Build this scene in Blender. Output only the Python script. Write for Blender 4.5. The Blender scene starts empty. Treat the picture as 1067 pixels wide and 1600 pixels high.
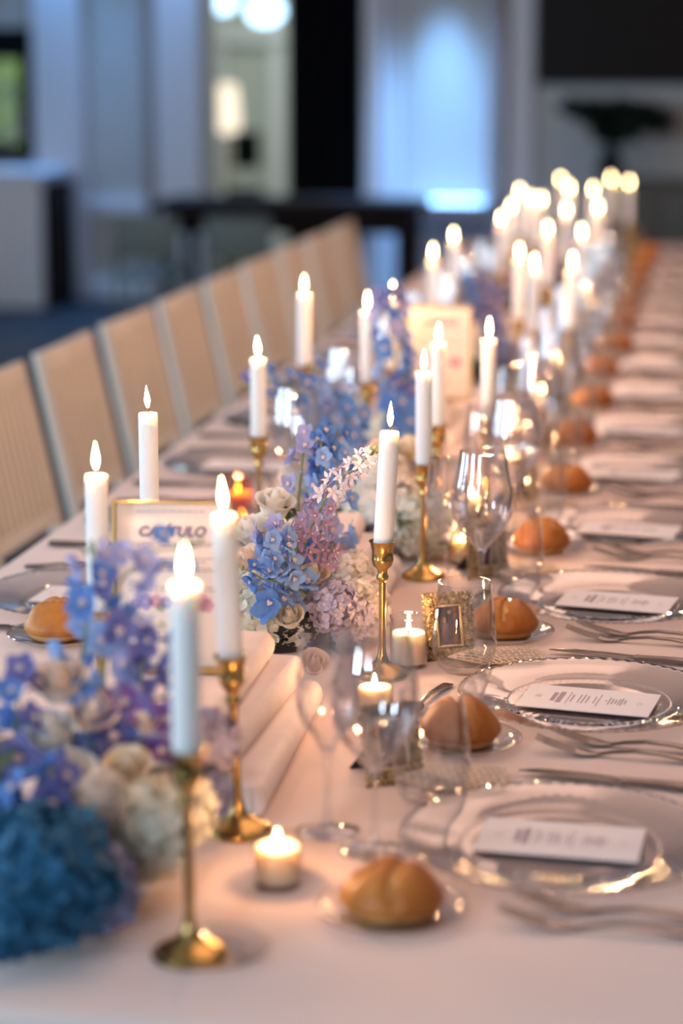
import bpy, bmesh, math, random
from mathutils import Vector, Matrix, Euler, Quaternion
R = math.radians
PI = math.pi
rnd = random.Random(7)
scene = bpy.context.scene
C = scene.collection

# ------------------------------------------------------------------ camera
F_PX, CX, CY = 3400.0, 533.5, 800.0
PITCH, YAW, CAM_Z = R(11.63), R(9.59), 1.53
TZ = 0.75                                    # table height
cam_data = bpy.data.cameras.new('camera')
cam = bpy.data.objects.new('camera', cam_data); C.objects.link(cam)
cam.location = (0, 0, CAM_Z)
cam.rotation_euler = (PI / 2 - PITCH, 0, YAW)
cam_data.sensor_fit = 'VERTICAL'; cam_data.sensor_height = 36.0
cam_data.lens = F_PX / 1600 * 36
cam_data.clip_start = 0.05; cam_data.clip_end = 100
cam_data.dof.use_dof = True
cam_data.dof.focus_distance = 2.80
cam_data.dof.aperture_fstop = 2.0
scene.camera = cam
FW = Vector((-math.sin(YAW) * math.cos(PITCH), math.cos(YAW) * math.cos(PITCH), -math.sin(PITCH)))
RT = Vector((math.cos(YAW), math.sin(YAW), 0))
UP = RT.cross(FW)
def ray(px, py): return FW + RT * ((px - CX) / F_PX) - UP * ((py - CY) / F_PX)
def on_z(px, py, z=0.0):                     # point on the plane z above the table top
    r = ray(px, py); t = (TZ + z - CAM_Z) / r.z
    return Vector((r.x * t, r.y * t, TZ + z))
def on_y(px, py, Y):                         # point at world depth Y
    r = ray(px, py); t = Y / r.y
    return Vector((r.x * t, Y, CAM_Z + r.z * t))

# ------------------------------------------------------------------ world and large lights
world = bpy.data.worlds.new('world'); scene.world = world
world.use_nodes = True
bg = world.node_tree.nodes['Background']
bg.inputs[0].default_value = (0.55, 0.68, 0.9, 1); bg.inputs[1].default_value = 0.17
def area(name, loc, rot, size, size_y, energy, col, spread=180):
    l = bpy.data.lights.new(name, 'AREA'); l.shape = 'RECTANGLE'
    l.size = size; l.size_y = size_y; l.energy = energy; l.color = col; l.spread = R(spread)
    o = bpy.data.objects.new(name, l); C.objects.link(o)
    o.location = loc; o.rotation_euler = rot
    return o
WARM = (1.0, 0.60, 0.45); COOL = (0.62, 0.80, 1.0); BLUE = (0.16, 0.42, 1.0)
for k, y in enumerate((3.2, 6.4, 9.6)):      # warm ceiling lights over the table
    area('ceiling_lamp_light', (0.4, y, 3.1), (0, 0, 0), 1.6, 2.4, 24, WARM)
# daylight through the windows behind and left of the photographer
area('window_light', (-5.2, -2.6, 1.9), (R(90), 0, R(-42)), 0.6, 1.7, 165, COOL)
area('window_light', (-1.3, -2.8, 2.0), (R(90), 0, R(-5)), 0.26, 1.5, 62, COOL)
for y in (1.6, 4.2, 6.8):
    area('window_light', (-6.3, y, 1.75), (R(90), 0, R(-90)), 0.55, 1.8, 80, COOL)
scene.view_settings.view_transform = 'Standard'; scene.view_settings.look = 'None'
scene.view_settings.gamma = 1.0; scene.view_settings.use_curve_mapping = False
scene.view_settings.exposure = 0.0
scene.cycles.use_denoising = True
scene.cycles.max_bounces = 10; scene.cycles.transparent_max_bounces = 48
scene.cycles.caustics_reflective = False; scene.cycles.caustics_refractive = False
scene.cycles.sample_clamp_indirect = 4.0

# ------------------------------------------------------------------ materials
MATS = {}
def _new(name):
    m = bpy.data.materials.new(name); m.use_nodes = True
    nt = m.node_tree
    return m, nt, nt.nodes['Principled BSDF'], nt.nodes['Material Output']
def mat(name, col, rough=0.6, metal=0.0, col2=None, scale=30.0, bump=0.0, bscale=200.0, sss=0.0, sss_r=(0.02, 0.012, 0.008), spec=0.5, stretch=(1, 1, 1), trans=0.0):
    m, nt, p, out = _new(name)
    p.inputs['Base Color'].default_value = (*col, 1)
    p.inputs['Roughness'].default_value = rough; p.inputs['Metallic'].default_value = metal
    p.inputs['Specular IOR Level'].default_value = spec
    if sss:
        p.inputs['Subsurface Weight'].default_value = sss
        p.inputs['Subsurface Radius'].default_value = sss_r; p.inputs['Subsurface Scale'].default_value = 1.0
    tc = nt.nodes.new('ShaderNodeTexCoord'); mp = nt.nodes.new('ShaderNodeMapping')
    mp.inputs['Scale'].default_value = stretch
    nt.links.new(tc.outputs['Object'], mp.inputs['Vector'])
    if col2 is not None:
        n = nt.nodes.new('ShaderNodeTexNoise'); n.inputs['Scale'].default_value = scale; n.inputs['Detail'].default_value = 3
        r = nt.nodes.new('ShaderNodeValToRGB')
        r.color_ramp.elements[0].position = 0.36; r.color_ramp.elements[1].position = 0.64
        r.color_ramp.elements[0].color = (*col, 1); r.color_ramp.elements[1].color = (*col2, 1)
        nt.links.new(mp.outputs[0], n.inputs['Vector']); nt.links.new(n.outputs['Fac'], r.inputs[0])
        nt.links.new(r.outputs[0], p.inputs['Base Color'])
    if bump:
        n = nt.nodes.new('ShaderNodeTexNoise'); n.inputs['Scale'].default_value = bscale
        b = nt.nodes.new('ShaderNodeBump'); b.inputs['Strength'].default_value = bump; b.inputs['Distance'].default_value = 0.002
        nt.links.new(mp.outputs[0], n.inputs['Vector']); nt.links.new(n.outputs['Fac'], b.inputs['Height'])
        nt.links.new(b.outputs[0], p.inputs['Normal'])
    if trans:                                # thin petals and paper let some light through
        t = nt.nodes.new('ShaderNodeBsdfTranslucent'); mx = nt.nodes.new('ShaderNodeMixShader'); mx.inputs[0].default_value = trans
        src = p.inputs['Base Color'].links[0].from_socket if p.inputs['Base Color'].links else None
        if src: nt.links.new(src, t.inputs[0])
        else: t.inputs[0].default_value = (*col, 1)
        nt.links.new(p.outputs[0], mx.inputs[1]); nt.links.new(t.outputs[0], mx.inputs[2]); nt.links.new(mx.outputs[0], out.inputs[0])
    MATS[name] = m
    return m
def emit(name, col, strength, transparent=False):
    m, nt, p, out = _new(name); nt.nodes.remove(p)
    e = nt.nodes.new('ShaderNodeEmission'); e.inputs[0].default_value = (*col, 1); e.inputs[1].default_value = strength
    if transparent:
        t = nt.nodes.new('ShaderNodeBsdfTransparent'); a = nt.nodes.new('ShaderNodeAddShader')
        nt.links.new(e.outputs[0], a.inputs[0]); nt.links.new(t.outputs[0], a.inputs[1]); nt.links.new(a.outputs[0], out.inputs[0])
        m.cycles.emission_sampling = 'NONE'
    else:
        nt.links.new(e.outputs[0], out.inputs[0])
    MATS[name] = m
    return m
def glass(name, tint=(0.97, 0.98, 0.98), rough=0.0, ior=1.5, boost=1.0, edge=(0.78, 0.78, 0.80)):
    """thin-walled clear glass: light passes straight through, Fresnel reflection, denser where the wall is seen edge-on"""
    m, nt, p, out = _new(name); nt.nodes.remove(p)
    t = nt.nodes.new('ShaderNodeBsdfTransparent'); g = nt.nodes.new('ShaderNodeBsdfGlossy')
    g.inputs['Roughness'].default_value = rough; g.inputs['Color'].default_value = (1, 1, 1, 1)
    fc = nt.nodes.new('ShaderNodeLayerWeight'); fc.inputs['Blend'].default_value = 0.5
    pw = nt.nodes.new('ShaderNodeMath'); pw.operation = 'POWER'; pw.inputs[1].default_value = 5.0
    fr = nt.nodes.new('ShaderNodeMath'); fr.operation = 'MULTIPLY_ADD'; fr.inputs[1].default_value = 0.90; fr.inputs[2].default_value = 0.045
    nt.links.new(fc.outputs['Facing'], pw.inputs[0]); nt.links.new(pw.outputs[0], fr.inputs[0])
    lw = nt.nodes.new('ShaderNodeLayerWeight'); lw.inputs['Blend'].default_value = 0.22
    mc = nt.nodes.new('ShaderNodeMix'); mc.data_type = 'RGBA'
    mc.inputs['A'].default_value = (*tint, 1); mc.inputs['B'].default_value = (*edge, 1)
    nt.links.new(lw.outputs['Facing'], mc.inputs['Factor']); nt.links.new(mc.outputs['Result'], t.inputs[0])
    mu = nt.nodes.new('ShaderNodeMath'); mu.operation = 'MULTIPLY'; mu.inputs[1].default_value = boost; mu.use_clamp = True
    nt.links.new(fr.outputs[0], mu.inputs[0])
    mx = nt.nodes.new('ShaderNodeMixShader')
    nt.links.new(mu.outputs[0], mx.inputs[0]); nt.links.new(t.outputs[0], mx.inputs[1]); nt.links.new(g.outputs[0], mx.inputs[2])
    nt.links.new(mx.outputs[0], out.inputs[0])
    MATS[name] = m
    return m, nt, g

mat('cloth', (0.82, 0.67, 0.61), 0.9, col2=(0.84, 0.70, 0.64), scale=4, bump=0.25, bscale=900, spec=0.15)
mat('brass', (0.62, 0.40, 0.14), 0.24, 1.0, col2=(0.50, 0.31, 0.10), scale=60, bump=0.05, bscale=150)
mat('wax', (0.93, 0.92, 0.89), 0.45, sss=0.5, sss_r=(0.022, 0.014, 0.009))
mat('votive_wax', (0.93, 0.86, 0.74), 0.5, sss=0.75, sss_r=(0.020, 0.015, 0.011))
mat('wick', (0.05, 0.03, 0.02), 0.9)
emit('flame', (1.0, 0.72, 0.38), 21.0, True)
emit('flame_small', (1.0, 0.68, 0.33), 24.0, True)
glass('glass', (0.975, 0.98, 0.98), boost=1.5, edge=(0.80, 0.80, 0.82)); glass('stemware', (0.98, 0.98, 0.985), boost=3.0, edge=(0.84, 0.84, 0.87)); glass('votive_glass', (0.98, 0.95, 0.9), boost=0.9, edge=(0.85, 0.78, 0.7))
gm, gnt, gg = glass('cut_glass', (0.965, 0.96, 0.96), rough=0.04, boost=1.7, edge=(0.74, 0.73, 0.74))
glass('amber_glass', (0.95, 0.50, 0.16), edge=(0.6, 0.2, 0.03))
glass('pane_glass', (0.95, 0.97, 0.98))
mat('silver', (0.20, 0.185, 0.18), 0.20, 1.0)
mat('paper', (0.86, 0.84, 0.86), 0.8, col2=(0.84, 0.82, 0.85), scale=40, spec=0.2)
mat('stand_paper', (0.93, 0.82, 0.73), 0.8, spec=0.2)
mat('ink', (0.10, 0.09, 0.13), 0.8)
mat('ink_violet', (0.20, 0.16, 0.26), 0.8)
mat('ink_soft', (0.42, 0.36, 0.42), 0.8)
mat('print_pink', (0.80, 0.45, 0.55), 0.8); mat('print_violet', (0.45, 0.40, 0.72), 0.8); mat('print_green', (0.45, 0.52, 0.40), 0.8)
mat('gold_frame', (0.55, 0.38, 0.14), 0.38, 0.75)
mat('ornate_gold', (0.66, 0.50, 0.26), 0.42, 0.45, col2=(0.20, 0.12, 0.05), scale=190, bump=0.5, bscale=320)
mat('bezel_ivory', (0.72, 0.58, 0.34), 0.45, 0.25, col2=(0.60, 0.45, 0.24), scale=60)
mat('velvet_black', (0.012, 0.012, 0.018), 0.8)
mat('picture_dark', (0.03, 0.025, 0.045), 0.4, col2=(0.07, 0.05, 0.06), scale=50)
mat('picture_brown', (0.16, 0.075, 0.03), 0.15); mat('picture_skin', (0.45, 0.24, 0.16), 0.2); mat('picture_mauve', (0.15, 0.08, 0.10), 0.2)
mat('picture_gold', (0.40, 0.26, 0.10), 0.2)
mat('crust_mid', (0.70, 0.38, 0.13), 0.55, col2=(0.60, 0.27, 0.07), scale=40)
mat('crust', (0.58, 0.23, 0.05), 0.42, col2=(0.40, 0.12, 0.018), scale=22, bump=0.25, bscale=90, spec=0.35)
mat('crust_pale', (0.76, 0.47, 0.20), 0.6, col2=(0.62, 0.29, 0.08), scale=26, bump=0.2, bscale=90, spec=0.3)
mat('book_cover', (0.84, 0.76, 0.75), 0.7, col2=(0.78, 0.69, 0.69), scale=24, bump=0.35, bscale=120, spec=0.2)
mat('book_pages', (0.78, 0.72, 0.66), 0.9, col2=(0.62, 0.57, 0.54), scale=60, stretch=(1, 1, 12))
mat('chair_wood', (0.76, 0.70, 0.60), 0.55, col2=(0.70, 0.63, 0.53), scale=20, stretch=(1, 1, 0.1))
mat('chair_slat', (0.80, 0.74, 0.63), 0.6, col2=(0.70, 0.63, 0.52), scale=40, stretch=(1, 1, 0.05))
mat('cushion', (0.75, 0.70, 0.62), 0.9)
mat('table_wood', (0.25, 0.16, 0.10), 0.5)
# petals
mat('hyd_blue', (0.004, 0.09, 0.22), 0.6, col2=(0.05, 0.25, 0.42), scale=24, trans=0.25)
mat('hyd_slate', (0.22, 0.30, 0.52), 0.6, col2=(0.40, 0.40, 0.60), scale=24, trans=0.25)
mat('hyd_white', (0.92, 0.90, 0.82), 0.6, col2=(0.86, 0.86, 0.70), scale=20, trans=0.3)
mat('hyd_cream', (0.92, 0.87, 0.80), 0.6, col2=(0.88, 0.80, 0.70), scale=20, trans=0.3)
mat('hyd_lilac', (0.52, 0.47, 0.66), 0.6, col2=(0.72, 0.66, 0.72), scale=26, trans=0.25)
mat('rose_white', (0.95, 0.92, 0.86), 0.6, trans=0.3)
mat('rose_peach', (0.95, 0.80, 0.66), 0.6, trans=0.3)
mat('rose_cream', (0.94, 0.85, 0.68), 0.6, trans=0.3)
mat('del_blue', (0.07, 0.22, 0.60), 0.6, col2=(0.18, 0.36, 0.74), scale=60, trans=0.3)
mat('del_sky', (0.22, 0.45, 0.84), 0.6, col2=(0.40, 0.56, 0.86), scale=60, trans=0.3)
mat('del_violet', (0.10, 0.13, 0.42), 0.6, col2=(0.22, 0.25, 0.58), scale=60, trans=0.3)
mat('del_purple', (0.16, 0.07, 0.34), 0.6, col2=(0.30, 0.18, 0.50), scale=60, trans=0.25)
mat('del_lav', (0.34, 0.42, 0.76), 0.6, col2=(0.50, 0.51, 0.78), scale=60, trans=0.3)
mat('lark_white', (0.90, 0.87, 0.86), 0.6, col2=(0.80, 0.72, 0.82), scale=90, trans=0.3)
mat('lark_mauve', (0.36, 0.20, 0.36), 0.6, col2=(0.56, 0.42, 0.58), scale=90, trans=0.3)
mat('bee', (0.80, 0.66, 0.62), 0.7)
mat('bee_dark', (0.10, 0.08, 0.16), 0.7)
mat('stem', (0.22, 0.28, 0.12), 0.6); mat('leaf', (0.07, 0.13, 0.06), 0.55, col2=(0.12, 0.19, 0.09), scale=30, trans=0.2)
mat('bowl_black', (0.015, 0.016, 0.014), 0.4)
mat('core_green', (0.30, 0.34, 0.20), 0.9)
# room
mat('wall_grey', (0.60, 0.61, 0.59), 0.85, col2=(0.57, 0.58, 0.56), scale=1.5)
mat('trim_white', (0.78, 0.79, 0.82), 0.6)
mat('floor_dark', (0.028, 0.032, 0.042), 0.6, col2=(0.036, 0.04, 0.05), scale=3, spec=0.25)
mat('ceiling_white', (0.7, 0.68, 0.66), 0.9)
mat('black_cloth', (0.006, 0.006, 0.007), 0.95, spec=0.1)
mat('dark_wood', (0.012, 0.007, 0.007), 0.7, col2=(0.018, 0.009, 0.008), scale=8, spec=0.12)
mat('screen', (0.010, 0.007, 0.006), 0.5, spec=0.15); mat('screen_frame', (0.008, 0.008, 0.008), 0.5, spec=0.15)
mat('brown_trim', (0.34, 0.27, 0.25), 0.7)
mat('sage', (0.52, 0.55, 0.50), 0.8)
mat('credenza', (0.10, 0.10, 0.085), 0.6, col2=(0.13, 0.12, 0.10), scale=6)
mat('plant_green', (0.008, 0.020, 0.012), 0.6, col2=(0.014, 0.03, 0.016), scale=10)
mat('plant_outside', (0.16, 0.34, 0.06), 0.6, col2=(0.30, 0.45, 0.10), scale=4)
mat('olive', (0.13, 0.16, 0.14), 0.6)
emit('lamp_shade', (1.0, 0.86, 0.66), 1.5); emit('blue_bulb', (0.45, 0.75, 1.0), 5.0); emit('day_pane', (0.85, 0.95, 1.0), 1.0)
def newsprint():
    m, nt, p, out = _new('newsprint')
    tc = nt.nodes.new('ShaderNodeTexCoord'); mp = nt.nodes.new('ShaderNodeMapping')
    mp.inputs['Rotation'].default_value = (0, 0, R(38))
    br = nt.nodes.new('ShaderNodeTexBrick')
    br.inputs['Color1'].default_value = (0.22, 0.15, 0.11, 1); br.inputs['Color2'].default_value = (0.40, 0.30, 0.23, 1)
    br.inputs['Mortar'].default_value = (0.74, 0.62, 0.50, 1)
    br.inputs['Scale'].default_value = 1.0; br.inputs['Mortar Size'].default_value = 0.0016; br.inputs['Mortar Smooth'].default_value = 0.15
    br.inputs['Brick Width'].default_value = 0.011; br.inputs['Row Height'].default_value = 0.0052; br.offset = 0.37
    nt.links.new(tc.outputs['Object'], mp.inputs[0]); nt.links.new(mp.outputs[0], br.inputs['Vector'])
    nt.links.new(br.outputs[0], p.inputs['Base Color']); p.inputs['Roughness'].default_value = 0.85
    MATS['newsprint'] = m
newsprint()

# ------------------------------------------------------------------ mesh helpers
class MB:
    def __init__(s): s.v = []; s.f = []; s.m = []; s.mi = 0
    def add(s, vs, fs, M=None):
        o = len(s.v)
        s.v += [tuple(M @ Vector(p)) for p in vs] if M is not None else [tuple(p) for p in vs]
        s.f += [tuple(i + o for i in f) for f in fs]; s.m += [s.mi] * len(fs)
        return s
    def box(s, c, d, M=None):
        x, y, z = d[0] / 2, d[1] / 2, d[2] / 2
        vs = [(c[0] + a * x, c[1] + b * y, c[2] + e * z) for e in (-1, 1) for b in (-1, 1) for a in (-1, 1)]
        return s.add(vs, [(0, 2, 3, 1), (4, 5, 7, 6), (0, 1, 5, 4), (2, 6, 7, 3), (0, 4, 6, 2), (1, 3, 7, 5)], M)
    def rbox(s, c, d, r, seg=2, M=None):
        bm = bmesh.new(); bmesh.ops.create_cube(bm, size=1)
        for v in bm.verts: v.co = Vector((v.co.x * d[0], v.co.y * d[1], v.co.z * d[2]))
        bmesh.ops.bevel(bm, geom=bm.edges[:], offset=r, segments=seg, affect='EDGES', profile=0.5)
        bm.verts.index_update()
        s.add([v.co + Vector(c) for v in bm.verts], [[v.index for v in f.verts] for f in bm.faces], M); bm.free()
        return s
    def lathe(s, prof, seg=24, M=None, rip=0.0, ripn=0):
        vs, fs, rings = [], [], []
        for (r, z) in prof:
            if r < 1e-6: rings.append([len(vs)]); vs.append((0, 0, z))
            else:
                rings.append(list(range(len(vs), len(vs) + seg)))
                for k in range(seg):
                    a = 2 * PI * k / seg
                    vs.append((r * math.cos(a), r * math.sin(a), z))
        for A, B in zip(rings, rings[1:]):
            for k in range(seg):
                k2 = (k + 1) % seg
                if len(A) == 1 and len(B) == 1: continue
                if len(A) == 1: fs.append((A[0], B[k2], B[k]))
                elif len(B) == 1: fs.append((A[k], A[k2], B[0]))
                else: fs.append((A[k], A[k2], B[k2], B[k]))
        return s.add(vs, fs, M)
    def tube(s, pts, rad, seg=8, cap=True, M=None):
        pts = [Vector(p) for p in pts]; n = len(pts)
        if not hasattr(rad, '__len__'): rad = [rad] * n
        vs, fs = [], []; up = Vector((0, 0, 1)); prev = None
        for i, p in enumerate(pts):
            t = (pts[min(i + 1, n - 1)] - pts[max(i - 1, 0)]).normalized()
            if prev is None:
                a = up if abs(t.z) < 0.9 else Vector((1, 0, 0)); u = t.cross(a).normalized()
            else: u = (prev - t * prev.dot(t)).normalized()
            prev = u; w = t.cross(u)
            for k in range(seg):
                a = 2 * PI * k / seg
                vs.append(p + (u * math.cos(a) + w * math.sin(a)) * rad[i])
        for i in range(n - 1):
            for k in range(seg):
                k2 = (k + 1) % seg
                fs.append((i * seg + k, i * seg + k2, (i + 1) * seg + k2, (i + 1) * seg + k))
        if cap: fs.append(tuple(range(seg - 1, -1, -1))); fs.append(tuple((n - 1) * seg + k for k in range(seg)))
        return s.add(vs, fs, M)
    def loft(s, secs, M=None):
        """flat bar along x: (x, y, z, half width, thickness)"""
        vs, fs = [], []
        for (x, y, z, w, t) in secs:
            for a, b in ((-1, -.3), (-.7, -.5), (.7, -.5), (1, -.3), (1, .3), (.7, .5), (-.7, .5), (-1, .3)):
                vs.append((x, y + a * w, z + b * t))
        n = len(secs)
        for i in range(n - 1):
            for k in range(8):
                k2 = (k + 1) % 8
                fs.append((i * 8 + k, (i + 1) * 8 + k, (i + 1) * 8 + k2, i * 8 + k2))
        fs.append(tuple(range(8))); fs.append(tuple((n - 1) * 8 + k for k in range(7, -1, -1)))
        return s.add(vs, fs, M)
    def mesh(s, name, mats, smooth=True, ang=40):
        me = bpy.data.meshes.new(name); me.from_pydata(s.v, [], s.f)
        for m in (mats if isinstance(mats, (list, tuple)) else [mats]): me.materials.append(MATS[m])
        me.polygons.foreach_set('material_index', s.m)
        if smooth:
            me.polygons.foreach_set('use_smooth', [True] * len(s.f)); me.set_sharp_from_angle(angle=R(ang))
        me.update()
        return me
def put(name, me, parent=None, loc=(0, 0, 0), rot=None, scale=None):
    o = bpy.data.objects.new(name, me); C.objects.link(o)
    o.parent = parent; o.location = loc
    if rot is not None:
        if isinstance(rot, Quaternion): o.rotation_mode = 'QUATERNION'; o.rotation_quaternion = rot
        else: o.rotation_euler = rot
    if scale is not None: o.scale = scale if hasattr(scale, '__len__') else (scale,) * 3
    return o
def tag(o, label, cat, group=None, kind=None):
    o['label'] = label; o['category'] = cat
    if group: o['group'] = group
    if kind: o['kind'] = kind
    return o
def thing(name, label, cat, loc=(0, 0, 0), rotz=0, group=None):
    o = put(name, None, None, loc, (0, 0, rotz)); o.empty_display_size = 0.05
    return tag(o, label, cat, group)
def struct(name, mb, m, smooth=False, parent=None):
    o = put(name, mb.mesh(name, m, smooth), parent)
    if parent is None: o['kind'] = 'structure'
    return o
def copy_tree(o, parent=None):
    c = o.copy(); C.objects.link(c); c.parent = parent
    for ch in list(o.children): copy_tree(ch, c)
    return c
PROTO = {}
def stamp(key, make, name, label, cat, loc, rotz=0, group=None):
    """first use builds the thing, later uses copy it with its parts"""
    if key not in PROTO: PROTO[key] = o = make(name)
    else: o = copy_tree(PROTO[key])
    o.location = loc; o.rotation_euler = (0, 0, rotz)
    return tag(o, label, cat, group)
ORD = ['nearest', 'second', 'third', 'fourth', 'fifth', 'sixth', 'seventh', 'eighth', 'ninth', 'tenth', 'eleventh', 'twelfth', 'thirteenth', 'fourteenth', 'fifteenth', 'sixteenth']
def align(d, up=Vector((0, 0, 1))):
    return Vector(d).to_track_quat('Z', 'Y')

# ------------------------------------------------------------------ room shell
WY = 14.0                                    # back wall
def wx(px): return on_y(px, 300, WY).x
CEIL = 3.2
struct('floor', MB().box((-0.5, 7.5, -0.05), (14, 23, 0.1)), 'floor_dark')
struct('ceiling', MB().box((-0.5, 5.5, CEIL + 0.05), (13, 17.4, 0.1)), 'ceiling_white')
x_open0, x_open1 = wx(333), wx(452)          # passage
w = MB()
xl, xr = -7.0, 5.0
wl = (wx(-6), wx(26)); wz = (on_y(20, 232, WY).z, on_y(20, 92, WY).z)   # small window at far left
def wseg(x0, x1, z0, z1): w.box(((x0 + x1) / 2, WY + 0.1, (z0 + z1) / 2), (x1 - x0, 0.2, z1 - z0))
x_w0, x_w1 = wx(-60), wx(44)
wseg(xl, x_w0, 0, CEIL); wseg(x_w0, x_w1, 0, wz[0]); wseg(x_w0, x_w1, wz[1], CEIL); wseg(x_w1, x_open0, 0, CEIL)
wseg(x_open0, x_open1, 2.3, CEIL); wseg(x_open1, xr, 0, CEIL)
struct('wall_back', w, 'wall_grey')
w = MB(); w.box((xl - 0.1, 5.5, 0.35), (0.2, 17.2, 0.7)); w.box((xl - 0.1, 5.5, 3.0), (0.2, 17.2, 0.4))
ys = [-3.1, 1.0, 2.2, 3.6, 4.8, 6.2, 7.4, 14.1]
for a, b in zip(ys[::2], ys[1::2]): w.box((xl - 0.1, (a + b) / 2, 1.75), (0.2, b - a, 2.1))
struct('wall_left', w, 'wall_grey')
struct('wall_right', MB().box((xr + 0.1, 5.5, CEIL / 2), (0.2, 17.2, CEIL)), 'wall_grey')
# trims on the back wall
def trim(n, x0, x1, z0, z1, depth, m='trim_white'):
    b = MB(); b.rbox(((x0 + x1) / 2, WY - depth / 2 - 0.001, (z0 + z1) / 2), (x1 - x0, depth, z1 - z0), min(0.012, depth * 0.3), 1)
    return struct('trim_%d' % n, b, m)
trim(1, wx(62), wx(138), 0, CEIL, 0.10)
trim(2, wx(232), wx(252), 0, CEIL, 0.06, 'brown_trim')
trim(3, wx(252), wx(322), 0, CEIL, 0.12)
trim(4, wx(572), wx(604), 0, CEIL, 0.14)
trim(5, wx(606), wx(624), 0, CEIL, 0.05)
trim(6, wx(762), wx(790), 0, CEIL, 0.12, 'brown_trim')
trim(7, wx(790), wx(832), 0, CEIL, 0.06)
zr = on_y(185, 322, WY).z
trim(8, wx(139), wx(231), zr - 0.05, zr + 0.05, 0.05)
zl = on_y(705, 322, WY).z
trim(9, wx(640), wx(761), zl - 0.05, zl + 0.05, 0.30)
zb = on_y(185, 436, WY).z
b = MB(); b.rbox(((wx(139) + wx(231)) / 2, WY - 0.021, zb / 2), (wx(231) - wx(139), 0.04, zb), 0.01, 1); struct('baseboard_back', b, 'trim_white')
# blue wash lights above the pilasters
area('blue_wash_light', (wx(695), WY - 0.24, 2.75), (R(-9), 0, 0), 0.18, 0.06, 58, (0.22, 0.50, 1.0), 48)
area('blue_wash_light', (wx(112), WY - 0.30, 2.75), (R(-14), 0, 0), 0.25, 0.08, 10, (0.12, 0.42, 1.0), 90)
area('blue_wash_light', (wx(285), WY - 0.30, 2.75), (R(-14), 0, 0), 0.25, 0.08, 9, (0.18, 0.45, 1.0), 90)
# window at far left with its view
b = MB(); x0, x1, z0, z1 = x_w0, x_w1, wz[0], wz[1]; ft = 0.10
for c, d in ((((x0 + x1) / 2, z1 + 0.10), (x1 - x0 + 0.2, 0.20)), (((x0 + x1) / 2, z0 - 0.02), (x1 - x0 + 0.1, 0.10)), ((x1 + 0.03, (z0 + z1) / 2), (0.10, z1 - z0 + 0.1)), ((x0 - 0.03, (z0 + z1) / 2), (0.10, z1 - z0 + 0.1))):
    b.box((c[0], WY - 0.03, c[1]), (d[0], 0.06, d[1]))
win = struct('window_1', b, 'black_cloth')
put('pane', MB().box(((x0 + x1) / 2, WY + 0.1, (z0 + z1) / 2), (x1 - x0, 0.006, z1 - z0)).mesh('pane', 'pane_glass', False), win)
b = MB(); xc = wx(33)
for k in range(7): b.tube([(xc + 0.02 * k - 0.03, WY + 0.26, z0 - 0.15), (xc + 0.02 * k - 0.03, WY + 0.26, z1 + 0.05)], 0.014, 6)
tag(put('curtain', b.mesh('curtain', 'trim_white')), 'pale narrow curtain hanging in the far left window', 'curtain')
b = MB(); g = random.Random(3); bc = Vector((wx(-20) - .25, WY + 0.9, 1.45))
for k in range(260):
    d = Vector((g.gauss(0, .2), g.gauss(0, .12), g.gauss(0, .3))); q = Euler((g.uniform(0, 6), g.uniform(0, 6), g.uniform(0, 6))).to_matrix().to_4x4()
    b.add([(0, -.07, 0), (.035, 0, .01), (0, .07, 0), (-.035, 0, .01)], [(0, 1, 2, 3)], Matrix.Translation(d) @ q)
bush = thing('garden_bush', 'sunlit green bush seen through the far left window', 'bush', (bc.x, bc.y, 0))
put('foliage', b.mesh('foliage', 'plant_outside', False), bush, (0, 0, bc.z))
put('trunk', MB().tube([(0, 0, 0), (0.03, 0, 0.7), (0, 0.02, 1.4)], [0.03, 0.02, 0.008]).mesh('trunk', 'table_wood'), bush)
area('garden_light', (wx(-20), WY + 2.4, 2.6), (R(-60), 0, 0), 1.5, 1.5, 160, (1, 1, .85))
# windows in the left wall (out of frame, they light the room)
for n, (a, c) in enumerate(((1.0, 2.2), (3.6, 4.8), (6.2, 7.4))):
    b = MB()
    for y in (a, (a + c) / 2, c): b.box((xl, y, 1.75), (0.08, 0.05, 2.1))
    for z in (0.7, 1.75, 2.8): b.box((xl, (a + c) / 2, z), (0.08, c - a, 0.05))
    wo = struct('window_%d' % (n + 2), b, 'trim_white')
    put('pane', MB().box((xl - 0.05, (a + c) / 2, 1.75), (0.01, c - a, 2.1)).mesh('pane', 'day_pane', False), wo)
# the room beyond the passage
w = MB(); w.box((wx(390), 18.3, 1.6), (2.4, 0.2, 3.2)); w.box((wx(390) - 1.2, 16.2, 1.6), (0.15, 4.2, 3.2)); w.box((wx(390) + 1.2, 16.2, 1.6), (0.15, 4.2, 3.2))
struct('wall_passage', w, 'sage')
trim_b = MB()
for px in (340, 432): trim_b.box((on_y(px, 200, 18.15).x, 18.17, 1.6), (0.10, 0.06, 3.2))
struct('trim_10', trim_b, 'trim_white')
b = MB(); p0 = on_y(408, 60, 18.2); 
pc = on_y(385, 98, 17.9)
struct('trim_11', MB().rbox((on_y(385, 120, 18.1).x, 18.14, on_y(385, 60, 18.1).z), (0.65, 0.1, 0.10), 0.02, 1), 'trim_white')
pl = on_y(353, 172, 16.5)
lamp = thing('pillar_lamp', 'glowing cream lamp seen through the open passage', 'lamp', (pl.x, 16.5, 0))
put('shade', MB().lathe([(0.0, 0.20), (0.085, 0.19), (0.10, 0.0), (0.10, -0.16), (0.0, -0.18)], 20).mesh('shade', 'lamp_shade'), lamp, (0, 0, pl.z))
put('pole', MB().lathe([(0.15, 0), (0.15, 0.02), (0.02, 0.04), (0.015, pl.z - 0.15)], 16).mesh('pole', 'brass'), lamp)
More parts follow.
